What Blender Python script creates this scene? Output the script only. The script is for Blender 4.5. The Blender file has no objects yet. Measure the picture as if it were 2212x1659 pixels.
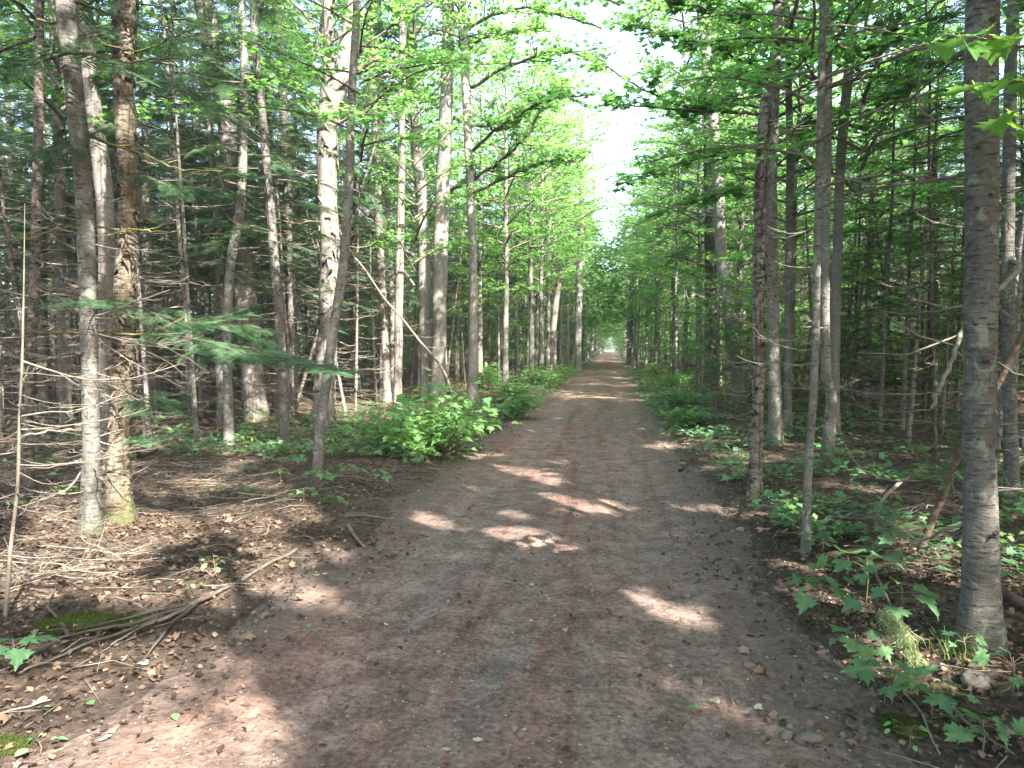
import bpy, math
import numpy as np
from mathutils import Matrix, Vector

# ------------------------------------------------------------------ camera, light, exposure
scene = bpy.context.scene
COL = scene.collection
FPX, CX, CY = 700.0, 512.0, 384.0            # focal length and centre for a 1024x768 picture
CAMH = 1.55
PITCH = math.atan(38 / 700.0)                # the horizon lies 38 px above the centre
YAW = math.atan(101 / 700.0 * math.cos(PITCH))   # the track's vanishing point lies 101 px to the side
cam_d = bpy.data.cameras.new("camera"); cam = bpy.data.objects.new("camera", cam_d); COL.objects.link(cam)
cam.location = (0, 0, CAMH)
cam.rotation_euler = (math.pi / 2 - PITCH, 0, YAW)
cam_d.sensor_width = 36; cam_d.lens = FPX * 36 / 1024
cam_d.clip_start = 0.05; cam_d.clip_end = 3000
scene.camera = cam

SUN_EL = math.radians(41)
SUN_AZ = math.atan2(0.66, -0.75)             # from +Y clockwise: behind the viewpoint, to the side
SUN = np.array([math.sin(SUN_AZ) * math.cos(SUN_EL), math.cos(SUN_AZ) * math.cos(SUN_EL), math.sin(SUN_EL)])
world = bpy.data.worlds.new("World"); scene.world = world; world.use_nodes = True
wn = world.node_tree
sky = wn.nodes.new("ShaderNodeTexSky"); sky.sky_type = 'NISHITA'; sky.sun_disc = False
sky.sun_elevation = SUN_EL; sky.sun_rotation = SUN_AZ; sky.air_density = 1.0; sky.dust_density = 4.0; sky.ozone_density = 0.6
bg = wn.nodes["Background"]; bg.inputs["Strength"].default_value = 0.15
wn.links.new(sky.outputs[0], bg.inputs[0])
sun_d = bpy.data.lights.new("sun", 'SUN'); sun_d.energy = 5.0; sun_d.angle = math.radians(0.5); sun_d.color = (1.0, 0.93, 0.82)
sun = bpy.data.objects.new("sun", sun_d); COL.objects.link(sun)
sun.rotation_euler = Vector(SUN).to_track_quat('Z', 'Y').to_euler()
vs = scene.view_settings
vs.view_transform = 'Standard'; vs.look = 'None'; vs.gamma = 1; vs.use_curve_mapping = False
vs.exposure = 2.9
cy = scene.cycles
cy.max_bounces = 7; cy.diffuse_bounces = 4; cy.glossy_bounces = 2; cy.transmission_bounces = 5; cy.transparent_max_bounces = 4
cy.volume_bounces = 0; cy.caustics_reflective = False; cy.caustics_refractive = False
cy.sample_clamp_indirect = 6.0; cy.use_denoising = True; cy.denoising_prefilter = 'NONE'

# ------------------------------------------------------------------ pixel helpers (photo seen at 2212x1659)
S_ = 1024 / 2212.0
_R = np.array([math.cos(YAW), math.sin(YAW), 0.0])
_F = np.array([-math.sin(YAW) * math.cos(PITCH), math.cos(YAW) * math.cos(PITCH), -math.sin(PITCH)])
_U = np.cross(_R, _F)
CAM = np.array([0, 0, CAMH])

def ray(u, v):
    return _F + (u * S_ - CX) / FPX * _R + (CY - v * S_) / FPX * _U

def at(u, v, depth):
    return CAM + ray(u, v) * depth

def project(p):
    d = np.asarray(p, float) - CAM
    z = d @ _F
    return ((d @ _R) / z * FPX + CX) / S_, (CY - (d @ _U) / z * FPX) / S_, z

# ------------------------------------------------------------------ terrain
ROADX = -0.52
def wob(x, y, scale, seed, n=5):
    r = np.random.default_rng(seed)
    out = 0.0
    for i in range(n):
        a = r.uniform(0, 6.283); k = 6.283 / scale * r.uniform(.6, 1.7); ph = r.uniform(0, 6.283)
        out = out + np.sin(k * (x * math.cos(a) + y * math.sin(a)) + ph)
    return out / n

def sstep(a, b, x):
    t = np.clip((x - a) / (b - a), 0, 1)
    return t * t * (3 - 2 * t)

def road_z(x, y):
    d = x - ROADX
    return (-0.022 * np.exp(-((np.abs(d) - .78) / .3) ** 2) + .012 * wob(x, y * .5, 1.7, 3) + .006 * wob(x, y * .22, .42, 4)
            + .0025 * wob(x, y * .6, .16, 5) + .005 * wob(x, y * .05, .3, 6) - 0.02 * sstep(1.2, 2.1, np.abs(d)))

def ground_z(x, y):
    x = np.asarray(x, float); y = np.asarray(y, float)
    d = np.abs(x - ROADX) + .22 * wob(x, y, 1.8, 11) + .1 * wob(x, y, .5, 12)
    side = .10 * sstep(1.4, 2.5, d) + .09 * wob(x, y, 4.0, 13) * sstep(1.9, 3.5, d) + .22 * wob(x, y, 14., 14) * sstep(3, 9, d)
    return road_z(x, y) - .04 + .045 * sstep(1.2, 1.75, d) + side + .012 * wob(x, y, .35, 15) * sstep(1.6, 2.2, d)

def surf_z(x, y):
    return np.maximum(ground_z(x, y), np.where(np.abs(np.asarray(x) - ROADX) < 2.3, road_z(x, y), -9))

def on_ground(u, v):
    z = 0.0
    r = ray(u, v)
    for _ in range(6):
        t = (z - CAMH) / r[2]
        p = CAM + r * t
        z = float(surf_z(p[0], p[1]))
    return np.array([p[0], p[1], z])

# ------------------------------------------------------------------ mesh building
class MB:
    def __init__(s):
        s.v = []; s.f = []; s.n = 0
    def add(s, v, f):
        v = np.asarray(v, float).reshape(-1, 3); f = np.asarray(f, int)
        s.v.append(v); s.f.append(f + s.n); s.n += len(v)
        return s
    def arrays(s):
        return np.concatenate(s.v), s.f
    def mesh(s, name, mat, smooth=False):
        me = bpy.data.meshes.new(name)
        V = np.concatenate(s.v)
        loops = np.concatenate([f.ravel() for f in s.f])
        tot = np.concatenate([np.full(len(f), f.shape[1]) for f in s.f])
        start = np.concatenate([[0], np.cumsum(tot)[:-1]])
        me.vertices.add(len(V)); me.vertices.foreach_set("co", V.astype(np.float32).ravel())
        me.loops.add(len(loops)); me.loops.foreach_set("vertex_index", loops.astype(np.int32))
        me.polygons.add(len(tot)); me.polygons.foreach_set("loop_start", start.astype(np.int32))
        if smooth:
            me.polygons.foreach_set("use_smooth", np.ones(len(tot), bool))
        me.update(calc_edges=True)
        me.materials.append(mat)
        return me

def norm(a):
    return a / np.maximum(np.linalg.norm(a, axis=-1, keepdims=True), 1e-9)

def tube(mb, P, Rad, k=6):
    P = np.asarray(P, float); n = len(P)
    Rad = np.asarray(Rad, float)
    if Rad.ndim == 1: Rad = np.repeat(Rad[:, None], k, 1)
    T = norm(np.gradient(P, axis=0))
    ref = np.array([1., 0, 0]) if abs(T[:, 2]).mean() > .75 else np.array([0, 0, 1.])
    A = norm(np.cross(T, ref)); B = np.cross(T, A)
    ang = np.arange(k) / k * 2 * math.pi
    ring = P[:, None] + Rad[..., None] * (np.cos(ang)[None, :, None] * A[:, None] + np.sin(ang)[None, :, None] * B[:, None])
    V = np.concatenate([ring.reshape(-1, 3), P[-1:] + T[-1:] * Rad[-1].mean() * .6])
    i = np.arange(n - 1)[:, None] * k; j = np.arange(k)[None]; j2 = (j + 1) % k
    q = np.stack([i + j, i + j2, i + k + j2, i + k + j], -1).reshape(-1, 4)
    b = (n - 1) * k
    cap = np.stack([b + np.arange(k), b + (np.arange(k) + 1) % k, np.full(k, n * k)], -1)
    base = mb.n
    mb.v.append(V); mb.f.append(q + base); mb.f.append(cap + base); mb.n += len(V)

def spline(P, m):
    """Catmull-Rom through P, m samples per span"""
    P = np.asarray(P, float)
    Q = np.concatenate([[2 * P[0] - P[1]], P, [2 * P[-1] - P[-2]]])
    t = np.linspace(0, 1, m, endpoint=False)[:, None]
    out = []
    for i in range(1, len(Q) - 2):
        a, b, c, d = Q[i - 1], Q[i], Q[i + 1], Q[i + 2]
        out.append(.5 * ((2 * b) + (c - a) * t + (2 * a - 5 * b + 4 * c - d) * t ** 2 + (3 * b - a - 3 * c + d) * t ** 3))
    out.append(P[-1:])
    return np.concatenate(out)

def frames(fwd, up):
    """rotation matrices whose x axis is fwd and z axis close to up (n,3) -> (n,3,3) columns"""
    x = norm(fwd); y = norm(np.cross(up, x)); z = np.cross(x, y)
    return np.stack([x, y, z], -1)

def scatter(tv, pos, rot, sc):
    """copies of a template: (n,k,3)"""
    return np.einsum('nij,kj->nki', rot, tv) * np.asarray(sc)[:, None, None] + pos[:, None]

def add_copies(mb, inst, tf):
    n, k, _ = inst.shape
    if n == 0: return
    tf = np.asarray(tf)
    f = (tf[None] + (np.arange(n) * k)[:, None, None]).reshape(-1, tf.shape[1])
    mb.add(inst.reshape(-1, 3), f)

# ------------------------------------------------------------------ leaf templates (x = from stalk to tip, z = up)
def fan(outline, zc=0.0):
    o = np.array(outline, float)
    c = np.array([[.42, 0, zc]])
    v = np.concatenate([c, o])
    n = len(o)
    f = np.stack([np.zeros(n - 1, int), np.arange(1, n), np.arange(2, n + 1)], -1)
    f = np.concatenate([f, [[0, n, 1]]])
    return v, f

_half = [(0, .03), (-.08, .26), (.07, .22), (.05, .52), (.20, .40), (.34, .62), (.40, .43), (.55, .44), (.50, .17), (.70, .25), (.72, .12), (1.0, 0)]
def maple_outline():
    up = [(x, y, .10 * abs(y) - .10 * x * x) for x, y in _half]
    dn = [(x, -y, z) for x, y, z in up[::-1][1:]]
    return up + dn
MAPLE_V, MAPLE_F = fan(maple_outline(), -.03)
_h2 = [(0, .04), (.05, .48), (.24, .34), (.48, .52), (.52, .18), (1.0, 0)]
MAPLE2_V, MAPLE2_F = fan([(x, y, .1 * y - .1 * x * x) for x, y in _h2] + [(x, -y, .1 * y - .1 * x * x) for x, y in _h2[::-1][1:]], -.02)
OVAL_V, OVAL_F = fan([(0, 0, 0), (.2, .24, .05), (.5, .33, .06), (.8, .2, .01), (1, 0, -.06), (.8, -.2, .01), (.5, -.33, .06), (.2, -.24, .05)], 0)
MAPLE3_V = np.array([(0, 0, 0), (.28, .5, .06), (.5, .19, 0), (1, 0, -.1), (.5, -.19, 0), (.28, -.5, .06)], float)
MAPLE3_F = np.array([(0, 2, 1), (0, 4, 2), (0, 5, 4), (4, 3, 2)])
SIMPLE_V = np.array([(0, 0, 0), (.45, .36, .08), (1, 0, -.05), (.45, -.36, .08)], float)
SIMPLE_F = np.array([(0, 2, 1), (0, 3, 2)])

def spray_template(n=10, w=.016):
    """one flat conifer twig, unit long, of needle-clad side twigs"""
    v = []; f = []
    def strip(a, d, L, w):
        a = np.array(a, float); d = np.array(d, float); s = np.array([-d[1], d[0], 0])
        b = len(v)
        v.extend([a - s * w * .5, a + d * L * .55 - s * w + [0, 0, -.01], a + d * L, a + d * L * .55 + s * w + [0, 0, -.01]])
        f.append((b, b + 1, b + 2, b + 3))
    strip((0, 0, 0), (1, 0, 0), 1.0, w * 1.1)
    for i in range(n):
        x = .06 + .9 * i / n
        L = (.46 * (1 - .72 * x)) * (1 if i % 2 else .82)
        for s in (1, -1):
            a = math.radians(52 - 14 * x)
            strip((x, 0, 0.0), (math.cos(a), s * math.sin(a), 0), L, w)
    return np.array(v, float), np.array(f)
SPRAY_V, SPRAY_F = spray_template(10, .026)
FINE_V, FINE_F = spray_template(16, .011)

# ------------------------------------------------------------------ materials
def mat(name):
    m = bpy.data.materials.new(name); m.use_nodes = True
    nt = m.node_tree; b = nt.nodes["Principled BSDF"]
    b.inputs["Specular IOR Level"].default_value = .25
    return m, nt, b, nt.nodes["Material Output"]

def N(nt, t, **kw):
    n = nt.nodes.new(t)
    for k, v in kw.items():
        if hasattr(n, k) and not k.startswith("in_"): setattr(n, k, v)
        else: n.inputs[k.replace("in_", "").replace("_", " ")].default_value = v
    return n

def ramp(nt, fac, stops):
    r = nt.nodes.new("ShaderNodeValToRGB"); cr = r.color_ramp
    while len(cr.elements) < len(stops): cr.elements.new(.5)
    for e, (p, c) in zip(cr.elements, stops):
        e.position = p; e.color = (c[0], c[1], c[2], 1) if not np.isscalar(c) else (c, c, c, 1)
    nt.links.new(fac, r.inputs[0])
    return r.outputs[0]

def noise(nt, vec, scale, detail=4, rough=.6, dist=0.0):
    n = N(nt, "ShaderNodeTexNoise"); n.inputs["Scale"].default_value = scale; n.inputs["Detail"].default_value = detail
    n.inputs["Roughness"].default_value = rough; n.inputs["Distortion"].default_value = dist
    if vec is not None: nt.links.new(vec, n.inputs["Vector"])
    return n.outputs["Fac"]

def mapped(nt, scale, obj=True):
    tc = N(nt, "ShaderNodeTexCoord"); mp = N(nt, "ShaderNodeMapping"); mp.inputs["Scale"].default_value = scale
    nt.links.new(tc.outputs["Object" if obj else "Generated"], mp.inputs["Vector"])
    return mp.outputs[0]

def mix(nt, fac, a, b, mode='MIX'):
    m = nt.nodes.new("ShaderNodeMix"); m.data_type = 'RGBA'; m.blend_type = mode
    for s, val in ((0, fac), (6, a), (7, b)):
        if hasattr(val, "is_output"): nt.links.new(val, m.inputs[s])
        elif s == 0: m.inputs[0].default_value = val
        else: m.inputs[s].default_value = (*val, 1)
    return m.outputs[2]

def bump(nt, b, h, strength=.5, dist=.02):
    n = N(nt, "ShaderNodeBump"); n.inputs["Strength"].default_value = strength; n.inputs["Distance"].default_value = dist
    nt.links.new(h, n.inputs["Height"]); nt.links.new(n.outputs[0], b.inputs["Normal"])

def leaf_mat(name, dark, light, trans, tw=.45, rough=.5, mid=.5, veins=False):
    m, nt, b, out = mat(name)
    g = N(nt, "ShaderNodeNewGeometry"); oi = N(nt, "ShaderNodeObjectInfo")
    ad = N(nt, "ShaderNodeMath", operation='ADD'); nt.links.new(g.outputs["Random Per Island"], ad.inputs[0]); nt.links.new(oi.outputs["Random"], ad.inputs[1])
    fr = N(nt, "ShaderNodeMath", operation='FRACT'); nt.links.new(ad.outputs[0], fr.inputs[0])
    c = ramp(nt, fr.outputs[0], [(0, dark), (.6, tuple((1 - mid) * a + mid * b_ for a, b_ in zip(dark, light))), (1, light)])
    if veins:
        tc = N(nt, "ShaderNodeTexCoord"); sp = N(nt, "ShaderNodeSeparateXYZ"); nt.links.new(tc.outputs["Object"], sp.inputs[0])
        at2 = N(nt, "ShaderNodeMath", operation='ARCTAN2'); nt.links.new(sp.outputs[1], at2.inputs[0]); nt.links.new(sp.outputs[0], at2.inputs[1])
        ab_ = N(nt, "ShaderNodeMath", operation='ABSOLUTE'); nt.links.new(at2.outputs[0], ab_.inputs[0])
        pp = N(nt, "ShaderNodeMath", operation='PINGPONG'); nt.links.new(ab_.outputs[0], pp.inputs[0]); pp.inputs[1].default_value = .36
        c = mix(nt, ramp(nt, pp.outputs[0], [(.0, .5), (.05, 0.0)]), c, tuple(min(1, x * 1.9) for x in light))
        sz_ = N(nt, "ShaderNodeVectorMath", operation='ADD'); nt.links.new(tc.outputs["Object"], sz_.inputs[0]); nt.links.new(oi.outputs["Location"], sz_.inputs[1])
        c = mix(nt, .55, c, ramp(nt, noise(nt, sz_.outputs[0], 3.5, 5, .65), [(.3, .18), (.7, .82)]), 'OVERLAY')
        c = mix(nt, ramp(nt, noise(nt, sz_.outputs[0], 2.6, 4, .7), [(.66, 0.0), (.72, .7)]), c, (.16, .13, .05))
    nt.links.new(c, b.inputs["Base Color"]); b.inputs["Roughness"].default_value = rough
    t = N(nt, "ShaderNodeBsdfTranslucent")
    c2 = ramp(nt, fr.outputs[0], [(0, tuple(x * .75 for x in trans)), (1, trans)])
    nt.links.new(c2, t.inputs["Color"])
    mx = N(nt, "ShaderNodeMixShader"); mx.inputs[0].default_value = tw
    nt.links.new(b.outputs[0], mx.inputs[1]); nt.links.new(t.outputs[0], mx.inputs[2]); nt.links.new(mx.outputs[0], out.inputs["Surface"])
    return m

M = {}
M['maple'] = leaf_mat("maple_leaf", (.05, .13, .04), (.09, .175, .045), (.28, .60, .13), .5)
M['shade_maple'] = leaf_mat("seedling_leaf", (.07, .165, .09), (.13, .23, .11), (.24, .46, .15), .4)
M['aspen'] = leaf_mat("aspen_leaf", (.05, .125, .04), (.095, .18, .048), (.26, .54, .13), .48)
M['needle'] = leaf_mat("conifer_needle", (.022, .06, .03), (.06, .115, .05), (.08, .17, .06), .3)
M['needle_blue'] = leaf_mat("fir_needle", (.045, .11, .055), (.09, .17, .08), (.12, .25, .08), .3)
M['litter'] = leaf_mat("dry_leaf", (.035, .024, .019), (.25, .168, .122), (.14, .07, .035), .12, .75, .3)
M['far_leaf'] = leaf_mat("far_leaf", (.05, .125, .04), (.095, .175, .045), (.24, .46, .10), .45)
M['bush'] = leaf_mat("bush_leaf", (.10, .23, .09), (.17, .30, .10), (.32, .60, .14), .45)  # leaves brightened to stand in for skylight the overhead foliage blocks
M['grit'] = leaf_mat("grit", (.06, .046, .04), (.34, .285, .25), (.2, .17, .15), .0, .85, .45)
M['herb'] = leaf_mat("herb_leaf", (.07, .15, .05), (.17, .25, .07), (.25, .45, .1), .38)
M['grass'] = leaf_mat("grass_blade", (.06, .13, .03), (.12, .18, .05), (.15, .25, .05), .35)
M['oval'] = leaf_mat("oval_leaf", (.12, .25, .11), (.20, .36, .16), (.2, .4, .1), .3)
M['lichen'] = leaf_mat("beard_lichen", (.30, .38, .18), (.46, .52, .28), (.3, .38, .15), .25, .8)

def bark(name, base, dark, pale, dash=(5, 5, 26), dashpos=(.36, .5), patch=1.5, moss_h=.35, rough=.85, vert=None, lichen=0.0):
    m, nt, b, out = mat(name)
    oi = N(nt, "ShaderNodeObjectInfo")
    off = N(nt, "ShaderNodeVectorMath", operation='SCALE'); off.inputs[0].default_value = (37, 19, 53); nt.links.new(oi.outputs["Random"], off.inputs["Scale"])
    tc = N(nt, "ShaderNodeTexCoord")
    va = N(nt, "ShaderNodeVectorMath", operation='ADD'); nt.links.new(tc.outputs["Object"], va.inputs[0]); nt.links.new(off.outputs[0], va.inputs[1])
    def vec(s):
        mp = N(nt, "ShaderNodeMapping"); mp.inputs["Scale"].default_value = s; nt.links.new(va.outputs[0], mp.inputs["Vector"]); return mp.outputs[0]
    big = noise(nt, vec((1, 1, .7)), patch * 1.6, 4, .6, .4)
    fine = noise(nt, vec((1, 1, .8)), 34, 5, .7)
    col = ramp(nt, big, [(.3, base), (.66, pale)])
    col = mix(nt, .42, col, ramp(nt, fine, [(.3, .12), (.7, .9)]), 'OVERLAY')
    dsh = noise(nt, vec(dash), 4.2, 3, .6, .3)
    dm = ramp(nt, dsh, [(dashpos[0], 1.0), (dashpos[1], 0.0)])
    col = mix(nt, dm, col, dark)
    scar = noise(nt, vec((1.3, 1.3, 1.0)), 2.4, 4, .65, 1.2)
    sm = ramp(nt, scar, [(.64, 0.0), (.71, .9)])
    col = mix(nt, sm, col, dark)
    h = mix(nt, .5, ramp(nt, dsh, [(.3, 0.0), (.55, 1.0)]), ramp(nt, fine, [(.2, 0.0), (.8, 1.0)]))
    if vert:
        vn = noise(nt, vec((16, 16, 1.1)), 1.5, 4, .65, .6)
        vm = ramp(nt, vn, [(.36, 1.0), (.5, 0.0)])
        col = mix(nt, vm, col, vert)
        h = mix(nt, .6, h, ramp(nt, vn, [(.3, 0.0), (.6, 1.0)]))
    if lichen:
        ln = noise(nt, vec((1, 1, .8)), 9, 5, .7, .8)
        col = mix(nt, ramp(nt, ln, [(.56, 0.0), (.62, lichen)]), col, (.25, .29, .25))
    sp = N(nt, "ShaderNodeSeparateXYZ"); nt.links.new(tc.outputs["Object"], sp.inputs[0])
    mn = noise(nt, vec((1, 1, 1)), 7, 4, .65)
    ad = N(nt, "ShaderNodeMath", operation='MULTIPLY_ADD'); nt.links.new(mn, ad.inputs[0]); ad.inputs[1].default_value = -moss_h * 2.6; nt.links.new(sp.outputs[2], ad.inputs[2])
    mm = ramp(nt, ad.outputs[0], [(0.0, .85), (.12, 0.0)])
    N_ = mm.node.color_ramp; N_.elements[0].position = 0.0; N_.elements[1].position = .1
    addm = N(nt, "ShaderNodeMath", operation='ADD'); addm.inputs[1].default_value = moss_h * .9
    nt.links.new(ad.outputs[0], addm.inputs[0])
    nt.links.new(addm.outputs[0], mm.node.inputs[0])
    rsel = ramp(nt, oi.outputs["Random"], [(.35, .12), (.6, 1.0)])
    col = mix(nt, mix(nt, 1.0, mm, mix(nt, 1.0, rsel, ramp(nt, noise(nt, vec((1, 1, 1)), 16, 5, .7), [(.4, 0.1), (.6, 1.0)]), 'MULTIPLY'), 'MULTIPLY'), col, (.065, .08, .02))
    nt.links.new(col, b.inputs["Base Color"]); b.inputs["Roughness"].default_value = rough
    bump(nt, b, h, .75, .012)
    return m

M['fir'] = bark("fir_bark", (.074, .068, .06), (.036, .033, .03), (.128, .122, .113), (3, 3, 17), (.34, .47), 2.2, .05, lichen=.45)
M['aspen_bark'] = bark("aspen_bark", (.115, .113, .102), (.024, .023, .022), (.20, .196, .178), (2.2, 2.2, 13), (.27, .37), 1.0, .25)
M['birch'] = bark("birch_bark", (.115, .102, .09), (.034, .029, .027), (.195, .183, .168), (2.5, 2.5, 11), (.32, .42), 1.4, .35, vert=(.07, .055, .05))
M['yellow'] = bark("yellow_birch_bark", (.098, .082, .063), (.038, .031, .025), (.175, .15, .118), (3, 3, 10), (.40, .5), 2.2, .30, vert=(.09, .065, .04))
M['dark'] = bark("spruce_bark", (.07, .056, .047), (.026, .021, .02), (.13, .108, .093), (5, 5, 12), (.4, .52), 2.0, .3, lichen=.35)
M['maple_bark'] = bark("maple_bark", (.095, .088, .078), (.04, .037, .034), (.165, .16, .145), (3, 3, 9), (.33, .43), 2.6, .15, lichen=.6)
M['peel'] = bark("peeling_bark", (.115, .103, .09), (.045, .039, .035), (.21, .19, .168), (3, 3, 8), (.4, .5), 3.5, .2, vert=(.06, .045, .04))

def simple_noise(name, c1, c2, scale=8, c3=None, rough=.9, bs=.4, bd=.01, obj=True):
    m, nt, b, out = mat(name)
    v = mapped(nt, (1, 1, 1), obj)
    oi = N(nt, "ShaderNodeObjectInfo")
    n = noise(nt, v, scale, 5, .65, .3)
    stops = [(.3, c1), (.7, c2)] if c3 is None else [(.28, c1), (.5, c2), (.72, c3)]
    c = ramp(nt, n, stops)
    hv = N(nt, "ShaderNodeHueSaturation"); nt.links.new(c, hv.inputs["Color"])
    mr = N(nt, "ShaderNodeMapRange"); mr.inputs["To Min"].default_value = .7; mr.inputs["To Max"].default_value = 1.25
    nt.links.new(oi.outputs["Random"], mr.inputs[0]); nt.links.new(mr.outputs[0], hv.inputs["Value"])
    nt.links.new(hv.outputs[0], b.inputs["Base Color"]); b.inputs["Roughness"].default_value = rough
    bump(nt, b, noise(nt, v, scale * 4, 4, .7), bs, bd)
    return m
M['twig'] = simple_noise("dead_twig", (.095, .08, .068), (.25, .215, .175), 9)
M['twig_dark'] = simple_noise("live_twig", (.06, .048, .04), (.17, .14, .12), 8)
M['twig_moss'] = simple_noise("mossy_twig", (.07, .06, .04), (.14, .125, .06), 7, (.15, .16, .025))
M['stem'] = simple_noise("seedling_stem", (.10, .08, .05), (.18, .15, .09), 20)
M['stone'] = simple_noise("stone", (.11, .092, .08), (.23, .20, .178), 30, (.29, .235, .20), .85, .8)
M['moss'] = simple_noise("moss", (.025, .042, .008), (.065, .098, .014), 24, (.10, .125, .03), .95, .9, .02)
M['log'] = simple_noise("rotten_log", (.035, .027, .022), (.12, .085, .062), 10, (.20, .15, .115), .9, .9, .02)

# dirt track
m, nt, b, out = mat("dirt"); M['dirt'] = m
v = mapped(nt, (1, 1, 1)); vl = mapped(nt, (1, .3, 1))
def edge_mask(nt, v, lo, hi, wn=.5):
    """0 on the track, 1 past its edges, with a ragged border"""
    sp = N(nt, "ShaderNodeSeparateXYZ"); nt.links.new(v, sp.inputs[0])
    ad = N(nt, "ShaderNodeMath", operation='ADD'); ad.inputs[1].default_value = -ROADX; nt.links.new(sp.outputs[0], ad.inputs[0])
    ab = N(nt, "ShaderNodeMath", operation='ABSOLUTE'); nt.links.new(ad.outputs[0], ab.inputs[0])
    wa = N(nt, "ShaderNodeMath", operation='MULTIPLY_ADD'); nt.links.new(noise(nt, v, 2.2, 6, .7, .4), wa.inputs[0]); wa.inputs[1].default_value = wn * 2; nt.links.new(ab.outputs[0], wa.inputs[2])
    mr = N(nt, "ShaderNodeMapRange"); mr.inputs["From Min"].default_value = lo + wn; mr.inputs["From Max"].default_value = hi + wn; nt.links.new(wa.outputs[0], mr.inputs[0])
    return mr.outputs[0], ab.outputs[0]
em, ab = edge_mask(nt, v, 1.0, 1.5)
c = ramp(nt, noise(nt, vl, 1.0, 6, .62, .6), [(.30, (.122, .087, .074)), (.43, (.166, .124, .107)), (.56, (.182, .118, .098)), (.68, (.205, .097, .073))])
vs_ = mapped(nt, (3.2, .13, 1))
stk = ramp(nt, noise(nt, vs_, 1.6, 5, .65, .3), [(.50, 0.0), (.64, .85)])
c = mix(nt, stk, c, (.135, .070, .056))
trk = ramp(nt, ab, [(.0, 0.0), (.42, .05), (.72, 1.0), (.86, .9), (1.0, .25)])
c = mix(nt, mix(nt, 1.0, trk, ramp(nt, noise(nt, vl, 2.2, 5, .7), [(.35, 0.0), (.65, .5)]), 'MULTIPLY'), c, (.232, .186, .165))
c = mix(nt, .8, c, ramp(nt, noise(nt, v, 4.5, 6, .7, .5), [(.28, .14), (.72, .86)]), 'OVERLAY')
c = mix(nt, .7, c, ramp(nt, noise(nt, v, 34, 3, .7), [(.32, .16), (.68, .84)]), 'OVERLAY')
clod = ramp(nt, noise(nt, v, 17, 5, .75, .2), [(.60, 0.0), (.67, .75)])
c = mix(nt, clod, c, (.080, .060, .049))
vo = N(nt, "ShaderNodeTexVoronoi"); vo.inputs["Scale"].default_value = 26; nt.links.new(v, vo.inputs["Vector"])
peb = ramp(nt, vo.outputs["Distance"], [(.14, 1.0), (.30, 0.0)])
sel = ramp(nt, noise(nt, v, 11, 3, .7), [(.50, 0.0), (.58, 1.0)])
pm = mix(nt, 1.0, peb, sel, 'MULTIPLY')
c = mix(nt, pm, c, mix(nt, .6, c, (.30, .265, .24)))
c = mix(nt, em, c, mix(nt, .7, (.085, .060, .050), ramp(nt, noise(nt, v, 30, 4, .75), [(.3, (.04, .03, .025)), (.7, (.22, .17, .15))])))
nt.links.new(c, b.inputs["Base Color"]); b.inputs["Roughness"].default_value = .95
h = mix(nt, .6, ramp(nt, noise(nt, v, 13, 5, .7, .2), [(.2, 0.0), (.8, 1.0)]), pm, 'ADD')
bump(nt, b, h, .8, .018)
# forest floor
m, nt, b, out = mat("forest_floor"); M['floor'] = m
v = mapped(nt, (1, 1, 1))
c = ramp(nt, noise(nt, v, 1.3, 5, .65, .5), [(.3, (.052, .037, .028)), (.5, (.098, .070, .053)), (.7, (.145, .102, .076))])
c = mix(nt, .9, c, ramp(nt, noise(nt, v, 24, 7, .8, .5), [(.28, .08), (.72, .92)]), 'OVERLAY')
vo = N(nt, "ShaderNodeTexVoronoi"); vo.inputs["Scale"].default_value = 24; vo.inputs["Randomness"].default_value = 1.0
nt.links.new(v, vo.inputs["Vector"])
bw = N(nt, "ShaderNodeRGBToBW"); nt.links.new(vo.outputs["Color"], bw.inputs[0])
c = mix(nt, .6, c, ramp(nt, bw.outputs[0], [(.2, .15), (.8, .9)]), 'OVERLAY')
em2, _ab = edge_mask(nt, v, 1.25, 1.9)
c = mix(nt, em2, mix(nt, .7, (.085, .060, .050), ramp(nt, noise(nt, v, 30, 4, .75), [(.3, (.04, .03, .025)), (.7, (.22, .17, .15))])), c)
gm = ramp(nt, noise(nt, v, .55, 4, .7, .3), [(.56, 0.0), (.70, .5)])
c = mix(nt, gm, c, (.035, .05, .016))
nt.links.new(c, b.inputs["Base Color"]); b.inputs["Roughness"].default_value = .95
bump(nt, b, mix(nt, .5, vo.outputs["Distance"], ramp(nt, noise(nt, v, 30, 6, .8), [(.2, 0.0), (.8, 1.0)])), 1.0, .05)

# ------------------------------------------------------------------ objects
def link(name, data, parent=None, loc=None):
    o = bpy.data.objects.new(name, data); COL.objects.link(o)
    if parent is not None: o.parent = parent
    if loc is not None: o.location = loc
    return o
def tag(o, label, cat, group=None, kind=None):
    o["label"] = label; o["category"] = cat
    if group: o["group"] = group
    if kind: o["kind"] = kind
    return o
def thing(name, label, cat, loc, group=None, rz=0.0):
    o = link(name, None, None, loc); o.rotation_euler.z = rz; o.empty_display_size = .2
    return tag(o, label, cat, group)
def structure(name, me, label):
    o = link(name, me); o["kind"] = "structure"; o["label"] = label; return o
def stuff(name, me, label, cat, parent=None):
    o = link(name, me, parent); o["kind"] = "stuff"
    if parent is None: o["label"] = label; o["category"] = cat
    return o

def grid_mesh(name, xs, ys, zf, m):
    X, Y = np.meshgrid(xs, ys)
    Z = zf(X, Y)
    n, k = X.shape
    V = np.stack([X, Y, Z], -1).reshape(-1, 3)
    i = (np.arange(n - 1)[:, None] * k + np.arange(k - 1)[None]).ravel()
    return MB().add(V, np.stack([i, i + 1, i + k + 1, i + k], -1)).mesh(name, m, True)

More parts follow.
